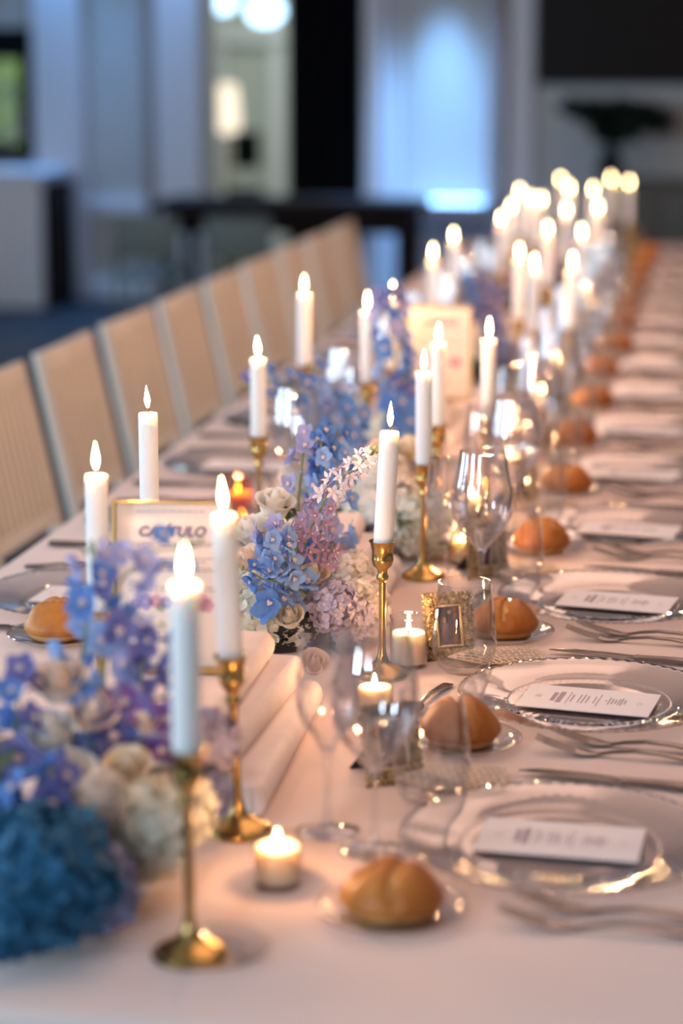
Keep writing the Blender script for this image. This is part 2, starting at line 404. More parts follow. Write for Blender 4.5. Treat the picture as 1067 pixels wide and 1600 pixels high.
for px, py, rx, lab in ((347, 4, 0.10, 'left'), (415, 18, 0.13, 'right')):
    p = on_y(px, py, 15.9)
    o = thing('spot_lamp', 'bright blue-white round spot at the top of the passage, the %s one' % lab, 'lamp', (p.x, p.y, p.z), 0, 'blue spots in the passage')
    put('lens', MB().lathe([(0, -0.01), (rx, -0.005), (rx, 0.03), (0, 0.04)], 24).mesh('lens', 'blue_bulb'), o, (0, 0, 0), (R(60), 0, 0), (1, 0.8, 1))
    put('rod', MB().tube([(0, 0, 0.03), (0, 0.02, CEIL - p.z)], 0.012).mesh('rod', 'trim_white'), o)
area('passage_light', (wx(390) + 0.6, 16.0, 3.0), (0, R(15), 0), 1.2, 1.2, 60, (0.92, 0.97, 0.92))
pd = on_y(381, 300, 15.4)
o = thing('bar_stool', 'dark tall bar stool standing in the bright passage', 'stool', (pd.x, pd.y, 0))
zs = on_y(381, 300, 15.4).z
put('seat', MB().rbox((0, 0, zs), (0.24, 0.24, 0.05), 0.015).mesh('seat', 'black_cloth'), o)
put('backrest', MB().rbox((0, 0.10, on_y(381, 235, 15.4).z), (0.20, 0.04, zs * 0.42), 0.012).mesh('backrest', 'black_cloth'), o)
for a in (-1, 1):
    for c in (-1, 1): put('leg', MB().tube([(a * .1, c * .1, zs), (a * .12, c * .12, 0)], 0.013).mesh('leg', 'black_cloth'), o)
# black drape beside the passage
xa, xb = wx(454), wx(571)
b = MB(); n = 40; vs = []; 
for z in (0.01, 2.9):
    for k in range(n + 1):
        u = k / n; vs.append((xa + (xb - xa) * u, WY - 0.09 + 0.035 * math.sin(u * 38), z))
fs = [(k, k + 1, n + 2 + k, n + 1 + k) for k in range(n)]
b.add(vs, fs); vs2 = [(x, y + 0.03, z) for x, y, z in vs]; b.add(vs2, [f[::-1] for f in fs])
tag(put('black_drape', b.mesh('black_drape', 'black_cloth')), 'floor-length black drape hanging beside the bright passage', 'drape')
# television
ptv0 = on_y(838, 132, WY - 0.08)
tvw, tvh = 1.30, 0.75
tv = thing('television', 'large dark wall television above the plant', 'television', (ptv0.x + tvw / 2, WY - 0.06, ptv0.z + tvh / 2))
put('housing', MB().rbox((0, 0.015, 0), (tvw, 0.07, tvh), 0.01).mesh('housing', 'screen_frame'), tv)
put('screen', MB().rbox((0, -0.023, 0), (tvw - 0.03, 0.006, tvh - 0.03), 0.002, 1).mesh('screen', 'screen'), tv)
# credenza and plant
pc0, pc1 = on_y(950, 285, 13.3), on_y(1120, 285, 13.3)
cz = pc0.z
cr = thing('credenza', 'low grey credenza against the back wall under the television', 'cabinet', ((pc0.x + pc1.x) / 2, 13.6, 0))
cw = pc1.x - pc0.x
put('body', MB().rbox((0, 0, cz / 2), (cw, 0.55, cz - 0.04), 0.01).mesh('body', 'credenza'), cr)
put('top', MB().rbox((0, 0, cz - 0.015), (cw + 0.04, 0.6, 0.03), 0.006).mesh('top', 'credenza'), cr)
for s in (-1, 1):
    d = put('door', MB().rbox((s * cw / 4, -0.285, cz / 2), (cw / 2 - 0.03, 0.02, cz - 0.12), 0.004).mesh('door', 'credenza'), cr)
    put('knob', MB().lathe([(0, -.03), (.014, -.02), (.006, 0)], 12, Matrix.Translation((s * 0.04, -0.295, cz / 2)) @ Matrix.Rotation(R(-90), 4, 'X')).mesh('knob', 'brass'), d)
pp = on_y(955, 190, 13.5)
pt = thing('potted_plant', 'dark leafy plant in a vase on the credenza below the television', 'plant', (pp.x, 13.5, cz))
put('vase', MB().lathe([(0, 0), (.06, 0), (.09, .08), (.05, .18), (.06, .2), (.04, .17)], 20).mesh('vase', 'velvet_black'), pt)
b = MB(); g = random.Random(11)
for k in range(16):
    a = g.uniform(0, 2 * PI); L = g.uniform(.12, .42); hgt = g.uniform(-.02, .14)
    ex, ey = L * math.cos(a), L * math.sin(a) * 0.5
    pts = [Vector((ex * t, ey * t, 0.18 + (pp.z - cz - 0.18) * min(1, t * 2.2) + hgt * t * (1.6 - t))) for t in (0, .25, .5, .75, 1)]
    b.tube(pts, 0.006, 5)
    for t in range(60):
        u = g.uniform(0.2, 1); i = min(3, int(u * 4)); p = pts[i].lerp(pts[i + 1], u * 4 - i)
        q = Euler((g.uniform(-1, 1), g.uniform(-1, 1), g.uniform(0, 6))).to_matrix().to_4x4()
        b.add([(0, 0, 0), (.045, .032, .006), (.11, 0, 0), (.045, -.032, .006)], [(0, 1, 2, 3)], Matrix.Translation(p) @ q)
fo = put('foliage', b.mesh('foliage', 'plant_green', False), pt); fo['kind'] = 'stuff'
# white sideboard at far left
ps0, ps1 = on_y(-60, 270, 13.3), on_y(62, 270, 13.3)
sb = thing('sideboard', 'white sideboard below the far left window', 'cabinet', ((ps0.x + ps1.x) / 2, 13.6, 0))
sw = ps1.x - ps0.x; sz = ps0.z
put('body', MB().rbox((0, 0, sz / 2), (sw, 0.6, sz - 0.02), 0.01).mesh('body', 'trim_white'), sb)
put('top', MB().rbox((0, 0, sz - 0.01), (sw + 0.05, 0.66, 0.05), 0.012).mesh('top', 'trim_white'), sb)
put('door', MB().rbox((-0.05, -0.31, sz / 2), (sw - 0.25, 0.02, sz - 0.2), 0.006).mesh('door', 'trim_white'), sb)
put('end_post', MB().rbox((sw / 2 + 0.02, 0, sz / 2 - 0.03), (0.07, 0.5, sz - 0.06), 0.008).mesh('end_post', 'dark_wood'), sb)
# dark console table in front of the back wall
q0, q1 = on_y(238, 330, 12.4), on_y(652, 326, 12.4)
ct = thing('console_table', 'dark wooden console table in front of the back wall', 'table', ((q0.x + q1.x) / 2, 12.7, 0))
cwid = q1.x - q0.x; czt = q0.z + 0.03
put('top', MB().rbox((0, 0, czt), (cwid, 0.7, 0.06), 0.01).mesh('top', 'dark_wood'), ct)
put('apron', MB().rbox((0, 0, czt - 0.09), (cwid - 0.12, 0.56, 0.12), 0.008).mesh('apron', 'dark_wood'), ct)
for a in (-1, 1):
    for c in (-1, 1): put('leg', MB().rbox((a * (cwid / 2 - 0.09), c * 0.27, czt / 2 - 0.02), (0.07, 0.07, czt - 0.04), 0.01).mesh('leg', 'dark_wood'), ct)
def side_chair(name):
    o = put(name, None)
    put('seat', MB().rbox((0, 0, .45), (.40, .40, .05), .015).mesh('seat', 'olive'), o)
    put('backrest', MB().rbox((0, -.19, .72), (.38, .03, .30), .012).mesh('backrest', 'olive'), o)
    for a in (-1, 1):
        put('leg', MB().tube([(a * .17, .17, .43), (a * .18, .18, 0)], .016).mesh('leg', 'olive'), o)
        put('leg', MB().tube([(a * .17, -.19, .86), (a * .17, -.18, .4), (a * .18, -.2, 0)], .016).mesh('leg', 'olive'), o)
    return o
for k, (px, w_) in enumerate(((255, 'left'), (395, 'middle'))):
    p = on_y(px, 420, 12.3)
    stamp('olive_chair', side_chair, 'side_chair', 'grey-green side chair at the %s of the dark console table' % w_, 'chair', (p.x, 12.1, 0), 0, 'chairs at the console table').scale = (1, 1, .80)

# ------------------------------------------------------------------ the long table
TX0, TX1, TY0, TY1 = -1.09, 0.09, 1.64, 9.75
tb = thing('banquet_table', 'long banquet table under the pale cloth', 'table', ((TX0 + TX1) / 2, (TY0 + TY1) / 2, 0))
put('tabletop', MB().rbox((0, 0, TZ - 0.024), (TX1 - TX0 - 0.02, TY1 - TY0 - 0.02, 0.036), 0.006).mesh('tabletop', 'table_wood'), tb)
for yy in (-3.85, -1.3, 1.3, 3.85):
    for s in (-1, 1): put('leg', MB().tube([(s * 0.42, yy, TZ - 0.04), (s * 0.44, yy, 0)], 0.025).mesh('leg', 'table_wood'), tb)
def cloth():
    b = MB(); per = []
    nx, ny = 8, 48; rr = 0.012
    def ring(off, z, wav):
        pts = []
        x0, x1, y0, y1 = TX0 - off, TX1 + off, TY0 - off, TY1 + off
        N = 320; L = 2 * (x1 - x0) + 2 * (y1 - y0)
        for k in range(N):
            s = L * k / N
            a, c = x1 - x0, y1 - y0
            if s < a: p = (x0 + s, y0); nrm = (0, -1)
            elif s < a + c: p = (x1, y0 + s - a); nrm = (1, 0)
            elif s < 2 * a + c: p = (x1 - (s - a - c), y1); nrm = (0, 1)
            else: p = (x0, y1 - (s - 2 * a - c)); nrm = (-1, 0)
            wv = wav * (0.5 + 0.5 * math.sin(k * 2 * PI / 10 + math.sin(k * .37)))
            pts.append((p[0] + nrm[0] * wv, p[1] + nrm[1] * wv, z))
        return pts
    rings = [ring(-0.006, TZ, 0), ring(-0.001, TZ - 0.002, 0), ring(0.003, TZ - 0.010, 0.002), ring(0.006, TZ - 0.05, 0.006), ring(0.009, TZ - 0.12, 0.014), ring(0.010, TZ - 0.23, 0.022)]
    N = 320; vs = [p for r in rings for p in r]; fs = []
    for i in range(len(rings) - 1):
        for k in range(N):
            k2 = (k + 1) % N
            fs.append((i * N + k, (i + 1) * N + k, (i + 1) * N + k2, i * N + k2))
    fs.append(tuple(range(N)))
    b.add(vs, fs)
    return b.mesh('tablecloth', 'cloth', True, 60)
tag(put('tablecloth', cloth()), 'pale pink-white cloth covering the long banquet table', 'tablecloth')

# ------------------------------------------------------------------ chairs along the left side
def make_chair(name):
    o = put(name, None)
    W = 0.202
    put('seat', MB().rbox((0, 0, 0.455), (0.42, 0.42, 0.05), 0.018).mesh('seat', 'cushion'), o)
    lean = lambda z: -0.195 - (z - 0.45) * 0.215
    def post(s):
        return MB().tube([(-0.20, s * W * .98, 0), (-0.195, s * W, 0.45), (lean(0.7), s * W, 0.70), (lean(0.88), s * W * 1.0, 0.875)], [0.014, 0.018, 0.018, 0.016], 8)
    for s in (-1, 1):
        put('stile', post(s).mesh('stile', 'chair_wood'), o)
        put('leg', MB().tube([(0.18, s * 0.18, 0.44), (0.19, s * 0.185, 0)], [0.018, 0.013]).mesh('leg', 'chair_wood'), o)
    tilt = Matrix.Rotation(-math.atan(0.215), 4, 'Y')
    def at(z): return Matrix.Translation((lean(z), 0, z)) @ tilt
    put('top_rail', MB().rbox((0, 0, 0), (0.034, 2 * W, 0.055), 0.010, 2, at(0.848)).mesh('top_rail', 'chair_wood'), o)
    put('bottom_rail', MB().rbox((0, 0, 0), (0.028, 2 * W, 0.04), 0.008, 2, at(0.53)).mesh('bottom_rail', 'chair_wood'), o)
    bk = put('backrest', MB().rbox((0, 0, 0), (0.014, 2 * W - 0.03, 0.29), 0.004, 1, at(0.69)).mesh('backrest', 'chair_slat'), o)
    me = MB().rbox((0, 0, 0), (0.012, 0.024, 0.29), 0.004, 2).mesh('slat', 'chair_slat')
    for k in range(9):
        m = at(0.69) @ Matrix.Translation((0.009, (k - 4) * 0.039, 0))
        put('slat', me, bk, m.translation, m.to_quaternion())
    return o
for k in range(10):
    y = 3.88 + 0.575 * k
    stamp('chair', make_chair, 'banquet_chair', 'cream wooden banquet chair with slatted back, %s from the near end of the row' % ORD[k], 'chair', (-1.243, y, 0), rnd.uniform(-.03, .03), 'chairs along the far side of the table')

# ------------------------------------------------------------------ candlesticks and candles
def stick_mesh(h):
    p = [(0, 0), (0.034, 0), (0.0345, 0.003), (0.033, 0.0055), (0.026, 0.010), (0.016, 0.015), (0.009, 0.021), (0.006, 0.030), (0.0045, 0.042), (0.0042, h * 0.5), (0.0042, h - 0.052)]
    return MB().lathe(p, 28)
def cup_mesh(h):
    p = [(0.0042, h - 0.054), (0.0075, h - 0.050), (0.0080, h - 0.047), (0.0060, h - 0.043), (0.0065, h - 0.038), (0.0120, h - 0.032), (0.0140, h - 0.026), (0.0143, h - 0.0235), (0.0138, h - 0.022), (0.0140, h - 0.012), (0.0160, h - 0.003), (0.0182, h), (0.0170, h), (0.0140, h - 0.004), (0.0133, h - 0.012), (0, h - 0.0125)]
    return MB().lathe(p, 28)
_cache = {}
def flame_mesh(big=True):
    k = ('fl', big)
    if k not in _cache:
        p = [(0.0, 0), (0.0018, 0.001), (0.0032, 0.005), (0.0040, 0.009), (0.0038, 0.013), (0.0028, 0.019), (0.0014, 0.025), (0.0, 0.031)]
        if not big: p = [(r * 0.85, z * 0.5) for r, z in p]
        _cache[k] = MB().lathe(p, 12).mesh('flame', 'flame' if big else 'flame_small')
    return _cache[k]
TAPER_W, VOTIVE_W = 1.02, 0.42
FL_COL = (1.0, 0.52, 0.25)
def flame_light(parent, z, watt):
    l = bpy.data.lights.new('flame_light', 'POINT'); l.energy = watt; l.color = FL_COL; l.shadow_soft_size = 0.006
    o = bpy.data.objects.new('flame_light', l); C.objects.link(o); o.parent = parent; o.location = (0, 0, z)
CAND = []
def taper(top_px, hs, ln, label, base=None, lean=(0, 0), sway=0.0):
    H = hs + ln - 0.012
    if base is not None: p = on_z(*base)
    else: p = on_z(top_px[0], top_px[1], H); p.z = TZ
    hk = round(hs, 3)
    s = thing('candlestick', 'brass candlestick ' + label, 'candlestick', p, 0, 'brass candlesticks down the table')
    for nm, fn in (('stem', stick_mesh), ('cup', cup_mesh)):
        if (nm, hk) not in _cache: _cache[(nm, hk)] = fn(hs).mesh(nm, 'brass')
        put(nm, _cache[(nm, hk)], s)
    s.rotation_euler = (lean[0], lean[1], 0)
    Rm = Euler((lean[0], lean[1], 0)).to_matrix()
    q = p + Rm @ Vector((0, 0, hs - 0.012))
    c = thing('taper_candle', 'lit white taper candle ' + label, 'candle', q, 0, 'white taper candles')
    c.rotation_euler = (lean[0], lean[1] + sway, 0)
    r = 0.0128
    ck = ('wax', round(ln, 3))
    if ck not in _cache:
        _cache[ck] = MB().lathe([(0, 0), (r * .93, 0), (r, 0.012), (r, ln - 0.004), (r * .93, ln - 0.0005), (r * .6, ln - 0.0015), (0, ln - 0.003)], 20).mesh('wax_stick', 'wax')
        _cache['wick'] = MB().tube([(0, 0, -0.002), (0.0003, 0, 0.005), (0.0015, 0, 0.009)], 0.0007, 5).mesh('wick', 'wick')
    put('wax_stick', _cache[ck], c); put('wick', _cache['wick'], c, (0, 0, ln - 0.003))
    fs = rnd.uniform(0.92, 1.08)
    put('flame', flame_mesh(), c, (0, 0, ln + 0.0065), (rnd.uniform(-.05, .05), rnd.uniform(-.05, .05), 0), (1, 1, fs))
    flame_light(c, ln + 0.026, TAPER_W)
    CAND.append(p)
T = taper
T(None, .193, .160, 'standing in a glass dish at the near end', base=(297, 1493))
T(None, .190, .158, 'beside the stacked white books, leaning left', base=(374, 1300), lean=(0, R(-2.2)))
T((150, 742), .180, .165, 'left of the framed chapter card')
T((231, 645), .185, .160, 'rising behind the framed chapter card')
T(None, .180, .155, 'in sharp focus right of the larkspur spray', base=(597, 1056), sway=R(3.2))
T(None, .180, .152, 'before the white hydrangeas, taller-looking of a close pair', base=(661, 902), sway=R(-.5))
T((685, 537), .180, .150, 'just behind the one before the white hydrangeas')
T((403, 560), .180, .140, 'behind the drooping blue delphinium on the left')
T((475, 458), .215, .150, 'highest against the row of chair backs')
T((574, 485), .180, .150, 'left of the tall blue delphinium spike')
T((613, 468), .180, .150, 'half hidden behind the tall blue delphinium spike')
T((764, 530), .180, .150, 'right of the second framed card')
T((676, 405), .180, .150, 'left above the second framed card')
T((709, 378), .180, .150, 'right above the second framed card')
T((812, 405), .180, .155, 'left one of a close pair past the second framed card')
T((834, 422), .180, .150, 'right one of a close pair past the second framed card')
T((894, 420), .180, .150, 'alone at the right past the second framed card')
T((783, 350), .180, .150, 'leftmost of the far cluster')
T((798, 332), .180, .150, 'second from left in the far cluster')
T((812, 307), .180, .150, 'left one of the touching trio of far flames')
T((829, 317), .180, .150, 'middle one of the touching trio of far flames')
T((846, 320), .180, .150, 'right one of the touching trio of far flames')
T((856, 367), .180, .150, 'lower left of the middle distance group')
T((909, 372), .180, .150, 'lower right of the middle distance group')
T((885, 337), .180, .150, 'upper left of the middle distance group')
T((934, 332), .180, .150, 'upper right of the middle distance group')
T((876, 287), .180, .150, 'left one of the overlapping far pair')
T((889, 302), .180, .150, 'right one of the overlapping far pair')
T((927, 303), .180, .150, 'third from right at the far end')
T((955, 287), .180, .150, 'highest flame at the far end')
T((983, 292), .180, .150, 'rightmost at the far end')
# the glass dish round the nearest candlestick
def saucer(name):
    o = put(name, None)
    put('dish', MB().lathe([(0, .0012), (.03, .0014), (.036, .003), (.052, .007), (.054, .0085), (.052, .0085), (.036, .0045), (.03, .0028), (0, .0027)], 48).mesh('dish', 'glass'), o)
    put('foot', MB().lathe([(.030, 0), (.030, .0016), (.027, .0016), (.027, 0)], 32).mesh('foot', 'glass'), o)
    return o

# ------------------------------------------------------------------ votives
def votive_make(kind):
    def f(name):
        o = put(name, None)
        if kind == 'low':   r, h, wl, gm = 0.0235, 0.050, 0.040, 'votive_glass'
        elif kind == 'jar': r, h, wl, gm = 0.025, 0.068, 0.046, 'glass'
        else:               r, h, wl, gm = 0.028, 0.060, 0.030, 'amber_glass'
        put('holder', MB().lathe([(0, 0), (r * .9, 0), (r, .004), (r, h - .010), (r * (.94 if kind == 'jar' else 1), h - .006), (r * (1.02), h), (r * .98, h), (r * .92, h - .008), (r * .94, .006), (0, .005)], 32).mesh('holder', gm), o)
        put('wax', MB().lathe([(0, .0055), (r * .92, .0058), (r * .92, wl - .002), (r * .86, wl), (r * .3, wl - .002), (0, wl - .002)], 28).mesh('wax', 'votive_wax'), o)
        put('wick', MB().tube([(0, 0, wl - .003), (0, 0, wl + .004)], 0.0007, 5).mesh('wick', 'wick'), o)
        put('flame', flame_mesh(False), o, (0, 0, wl + .002))
        return o
    return f
def votive(px, kind, label, z=0):
    p = on_z(*px)
    o = stamp('votive_' + kind, votive_make(kind), 'votive_candle', label, 'candle', p, rnd.uniform(0, 6), 'votive candles')
    flame_light(o, {'low': .064, 'jar': .072, 'amber': .054}[kind], VOTIVE_W)
votive((434, 1382), 'low', 'short cream candle in a small glass beside the nearest bread roll')
votive((638, 1040), 'jar', 'lit candle in a clear glass jar beside the sharp gold picture frame')
votive((585, 1122), 'low', 'low candle seen through the near wine glasses')
votive((735, 812), 'low', 'glowing candle beyond the white hydrangeas')
votive((725, 880), 'low', 'glowing candle just left of the second gold picture frame')
votive((372, 795), 'amber', 'candle in an amber glass behind the white roses on the left')
for k, (x, y) in enumerate(((795, 745), (800, 690), (845, 640), (868, 590), (902, 545), (925, 500))):
    votive((x, y), 'low', 'small glowing candle among the far glasses, %s of six going back' % ORD[k])

# ------------------------------------------------------------------ glassware
def wine_profile(h, rb, rr, foot, bowl0):
    return [(0, 0.0006), (foot * .9, 0.0006), (foot, .0014), (foot * .96, .0026), (foot * .5, .0045), (.009, .0075), (.0048, .014), (.0038, .03), (.0036, bowl0 * .6), (.0042, bowl0 - .012), (.008, bowl0 - .002)]
def wine_make(h, rb, rr, foot, bowl0):
    def f(name):
        o = put(name, None)
        put('stem', MB().lathe(wine_profile(h, rb, rr, foot, bowl0), 32).mesh('stem', 'stemware'), o)
        H = h - bowl0
        out = [(0.0, bowl0 - .003), (.008, bowl0 - .002), (rb * .45, bowl0 + H * .09), (rb * .75, bowl0 + H * .20), (rb * .95, bowl0 + H * .34), (rb, bowl0 + H * .46), (rb * .97, bowl0 + H * .62), ((rb + rr) / 2 * .96, bowl0 + H * .8), (rr, h)]
        inn = [(max(0, r - .0011), z + (.0018 if r < .02 else 0)) for r, z in out[::-1]]
        put('bowl', MB().lathe(out + inn, 40).mesh('bowl', 'stemware'), o)
        return o
    return f
big_wine = wine_make(.232, .045, .034, .036, .088); small_wine = wine_make(.212, .033, .027, .034, .092)
def tumbler_make(name):
    o = put(name, None)
    out = [(.0, .0006), (.022, .0006), (.028, .003), (.036, .012), (.0415, .028), (.0428, .042), (.041, .065), (.0375, .095), (.0345, .122)]
    inn = [(.0332, .122), (.0362, .095), (.0398, .065), (.0415, .042), (.040, .029), (.034, .017), (.024, .011), (0, .0095)]
    put('wall', MB().lathe(out[4:] + inn[:5], 48).mesh('wall', 'glass'), o)
    put('base', MB().lathe(out[:5], 48).mesh('base', 'glass'), o)
    put('punt', MB().lathe(inn[4:], 48).mesh('punt', 'glass'), o)
    return o

# ------------------------------------------------------------------ place settings
def charger_make(name):
    o = put(name, None)
    b = MB(); seg = 120
    prof = [(0, .004, 0), (.055, .004, 0), (.080, .0042, 0.0004), (.100, .0045, .0013), (.106, .0075, .0010), (.122, .011, 0), (.140, .0135, .0004), (.156, .0165, .0010), (.163, .0175, .0004), (.1635, .0165, .0004), (.160, .0145, 0), (.140, .0105, 0), (.118, .0065, 0), (.104, .002, 0), (.09, .0006, 0), (0, .0006, 0)]
    vs, fs, rings = [], [], []
    for r, z, rp in prof:
        if r == 0: rings.append([len(vs)]); vs.append((0, 0, z)); continue
        rings.append(range(len(vs), len(vs) + seg))
        for k in range(seg):
            a = 2 * PI * k / seg; e = rp * (1 if k % 2 else -1)
            vs.append((r * math.cos(a), r * math.sin(a), z + e))
    for A, B in zip(rings, rings[1:]):
        for k in range(seg):
            k2 = (k + 1) % seg
            if len(A) == 1: fs.append((A[0], B[k2], B[k]))
            elif len(B) == 1: fs.append((A[k], A[k2], B[0]))
            else: fs.append((A[k], A[k2], B[k2], B[k]))
    b.add(vs, fs)
    put('plate', b.mesh('plate', 'cut_glass', True, 75), o)
    put('bead_ring', MB().lathe([(.1005 + .0012 * math.cos(t), .0062 + .0012 * math.sin(t)) for t in [2 * PI * k / 6 for k in range(7)]], 80).mesh('bead_ring', 'cut_glass'), o)
    return o
def bread_plate_make(name):
    o = put(name, None)
    put('plate', MB().lathe([(0, .0035), (.035, .0035), (.045, .006), (.060, .0105), (.070, .0125), (.0712, .0118), (.062, .008), (.046, .002), (.04, .0008), (0, .0008)], 64).mesh('plate', 'cut_glass', True, 60), o)
    put('rim_bead', MB().lathe([(.070 + .0011 * math.cos(t), .0122 + .0011 * math.sin(t)) for t in [2 * PI * k / 6 for k in range(7)]], 64).mesh('rim_bead', 'cut_glass'), o)
    return o
def card_make(name):
    o = put(name, None)                       # long axis x (away from the guest), a fold-thick stiff card
    put('sheet', MB().rbox((0, 0, 0.001), (.165, .098, .002), .0006, 1).mesh('sheet', 'paper', False), o)
    b = MB(); g = random.Random(5); z = .0023
    def line(u, wid, l, off=0, dash=True):    # u: place along the card from its far end
        x = -.0825 + .165 * u; y = -l / 2
        while y < l / 2:
            s = min(g.uniform(.0018, .0055), l / 2 - y) if dash else l
            b.box((x, y + s / 2 + off, z), (wid, s, .0002)); y += s + .0009
    line(.235, .0052, .036); line(.285, .0062, .046)
    line(.345, .0010, .050); line(.375, .0016, .030)
    for u, l in ((.43, .034), (.46, .038), (.49, .03)): line(u, .0014, l)
    line(.545, .0014, .028); line(.575, .0010, .050)
    for u, l in ((.63, .006), (.655, .030), (.68, .022), (.705, .018), (.73, .026), (.75, .032), (.775, .016)): line(u, .0014, l)
    put('print', b.mesh('print', 'ink_soft', False), o)['kind'] = 'stuff'
    b = MB()
    for u in (.115, .885):
        for k in range(3): b.box((-.0825 + .165 * u + (k - 1) * .0026, (k % 2) * .004 - .002, z), (.0011, .011 - k % 2 * .004, .0002))
    put('emblem', b.mesh('emblem', 'stand_print' if 'stand_print' in MATS else 'hyd_cream', False), o)['kind'] = 'stuff'
    return o
mat('stand_print', (0.70, 0.62, 0.62), 0.8)
def fork_make(name):
    o = put(name, None)                       # x from handle end (0) to tine tips (-.205)
    put('handle', MB().loft([(0, 0, .003, .0095, .0026), (-.006, 0, .003, .0105, .0026), (-.03, 0, .005, .0085, .0028), (-.06, 0, .0085, .0058, .0030), (-.09, 0, .0095, .0038, .0034), (-.115, 0, .0065, .0030, .0034), (-.132, 0, .0030, .0042, .0028)]).mesh('handle', 'silver'), o)
    b = MB(); b.loft([(-.131, 0, .0032, .0042, .0026), (-.140, 0, .0030, .0085, .0022), (-.150, 0, .0040, .0118, .0020), (-.158, 0, .0058, .0122, .0018)])
    for k in range(4):
        y = (k - 1.5) * .0064
        b.loft([(-.157, y, .0056, .0023, .0018), (-.175, y, .0095, .0021, .0018), (-.192, y, .0145, .0018, .0016), (-.204, y * 1.0, .0190, .0009, .0010)])
    put('head', b.mesh('head', 'silver'), o)
    return o
def knife_make(name):
    o = put(name, None)
    put('handle', MB().loft([(0, 0, .005, .0080, .006), (-.006, 0, .005, .0095, .007), (-.03, 0, .0055, .0085, .007), (-.065, 0, .0055, .0060, .0066), (-.098, 0, .005, .0048, .006), (-.106, 0, .005, .0060, .006)]).mesh('handle', 'silver'), o)
    put('blade', MB().loft([(-.105, 0, .005, .0055, .004), (-.118, .001, .0052, .0080, .0016), (-.15, .0015, .0056, .0095, .0014), (-.19, .001, .0060, .0092, .0013), (-.208, -.0015, .0063, .0062, .0012), (-.222, -.006, .0066, .0012, .0010)]).mesh('blade', 'silver'), o)
    return o
def spoon_make(name):
    o = put(name, None)
    put('handle', MB().loft([(0, 0, .003, .0070, .0024), (-.006, 0, .003, .0080, .0024), (-.03, 0, .0055, .0058, .0026), (-.07, 0, .0085, .0032, .0030), (-.095, 0, .0058, .0026, .0030), (-.108, 0, .0036, .0034, .0026)]).mesh('handle', 'silver'), o)
    b = MB(); vs, fs = [], []; n = 8; sg = 20
    for i in range(n + 1):
        t = i / n
        for k in range(sg):
            a = 2 * PI * k / sg; rx, ry = .024 * t, .0155 * t * (1 - .12 * math.cos(a))
            vs.append((-.130 + rx * math.cos(a), ry * math.sin(a), .0012 + .0065 * t * t))
    for i in range(n):
        for k in range(sg): fs.append((i * sg + k, i * sg + (k + 1) % sg, (i + 1) * sg + (k + 1) % sg, (i + 1) * sg + k))
    b.add(vs, fs); b.add([(x, y, z + .0012) for x, y, z in vs], [f[::-1] for f in fs])
    put('bowl', b.mesh('bowl', 'silver'), o)
    return o
def packet_make(name):
    o = put(name, None)                       # flat printed-paper sachet, pointed at one end
    vs, fs = [], []; n = 12; m = 8
    for s in (0, 1):
        for i in range(n + 1):
            u = i / n; x = -.055 + .11 * u
            wd = .034 * min(1, .12 + u * 2.6) * (1 - max(0, u - .88) * 1.6)
            for j in range(m + 1):
                v = j / m * 2 - 1
                th = .0075 * (1 - v * v) * min(1, u * 4) * min(1, (1 - u) * 5 + .15)
                vs.append((x, v * wd, .0078 + (th if s else -th * .95) + .0006 * math.sin(9 * u + 5 * v)))
    st = (n + 1) * (m + 1)
    for s in (0, 1):
        for i in range(n):
            for j in range(m):
                f = (s * st + i * (m + 1) + j, s * st + (i + 1) * (m + 1) + j, s * st + (i + 1) * (m + 1) + j + 1, s * st + i * (m + 1) + j + 1)
                fs.append(f if s else f[::-1])
    put('paper', MB().add(vs, fs).mesh('paper', 'newsprint', True, 80), o)
    put('end_fold', MB().rbox((.0545, 0, .0078), (.010, .052, .0035), .001, 1).mesh('end_fold', 'newsprint'), o)
    return o
def bread_make(variant):
    def f(name):
        o = put(name, None)
        nu, nv = 48, 30; vs = []; pale = []
        L, W, H = (.0455, .0415, .056) if variant == 0 else (.0435, .0415, .060)
        ck, sh = ((.30, .10), (-.55, -.12))[variant]
        for i in range(nv + 1):
            th = PI * i / nv
            for k in range(nu):
                a = 2 * PI * k / nu
                x, y, z = math.sin(th) * math.cos(a), math.sin(th) * math.sin(a), math.cos(th)
                d1 = x - ck * y - sh - .18 * y * y; d2 = (y - .10) - .5 * x
                g1 = math.exp(-(d1 / .085) ** 2) * max(0, min(1, z * 1.6 + .35)); g2 = math.exp(-(d2 / .10) ** 2) * max(0, z) * (1 if x * (1 if variant else -1) > 0 else .2)
                sw = .09 * math.exp(-((abs(d1) - .32) / .22) ** 2) * max(0, z)
                r = 1 - .27 * g1 - .16 * g2 + sw + .015 * math.sin(5 * x + 3 * y)
                zz = z if z > 0 else math.copysign(min(abs(z), .62), z)
                bulge = 1 + .10 * max(0, 1 - abs(z + .1) * 2)
                vs.append((x * L * r * bulge, y * W * r * bulge, H * (.345 + .555 * zz * r)))
                pale.append(.8 * g1 + .5 * g2)
        def part(i0, i1):
            return [(i * nu + k, (i + 1) * nu + k, (i + 1) * nu + (k + 1) % nu, i * nu + (k + 1) % nu) for i in range(i0, i1) for k in range(nu)]
        cut = int(nv * .60)
        for nm, fs, ms in (('crust', part(0, cut), ['crust', 'crust_pale']), ('underside', part(cut, nv), ['crust_pale', 'crust_mid'])):
            b = MB(); used = sorted({q for f_ in fs for q in f_}); idx = {q: n_ for n_, q in enumerate(used)}
            b.add([vs[q] for q in used], [tuple(idx[q] for q in f_) for f_ in fs])
            b.m = [1 if sum(pale[q] for q in f_) / 4 > .42 else 0 for f_ in fs]
            put(nm, b.mesh(nm, ms, True, 180), o)
        return o
    return f
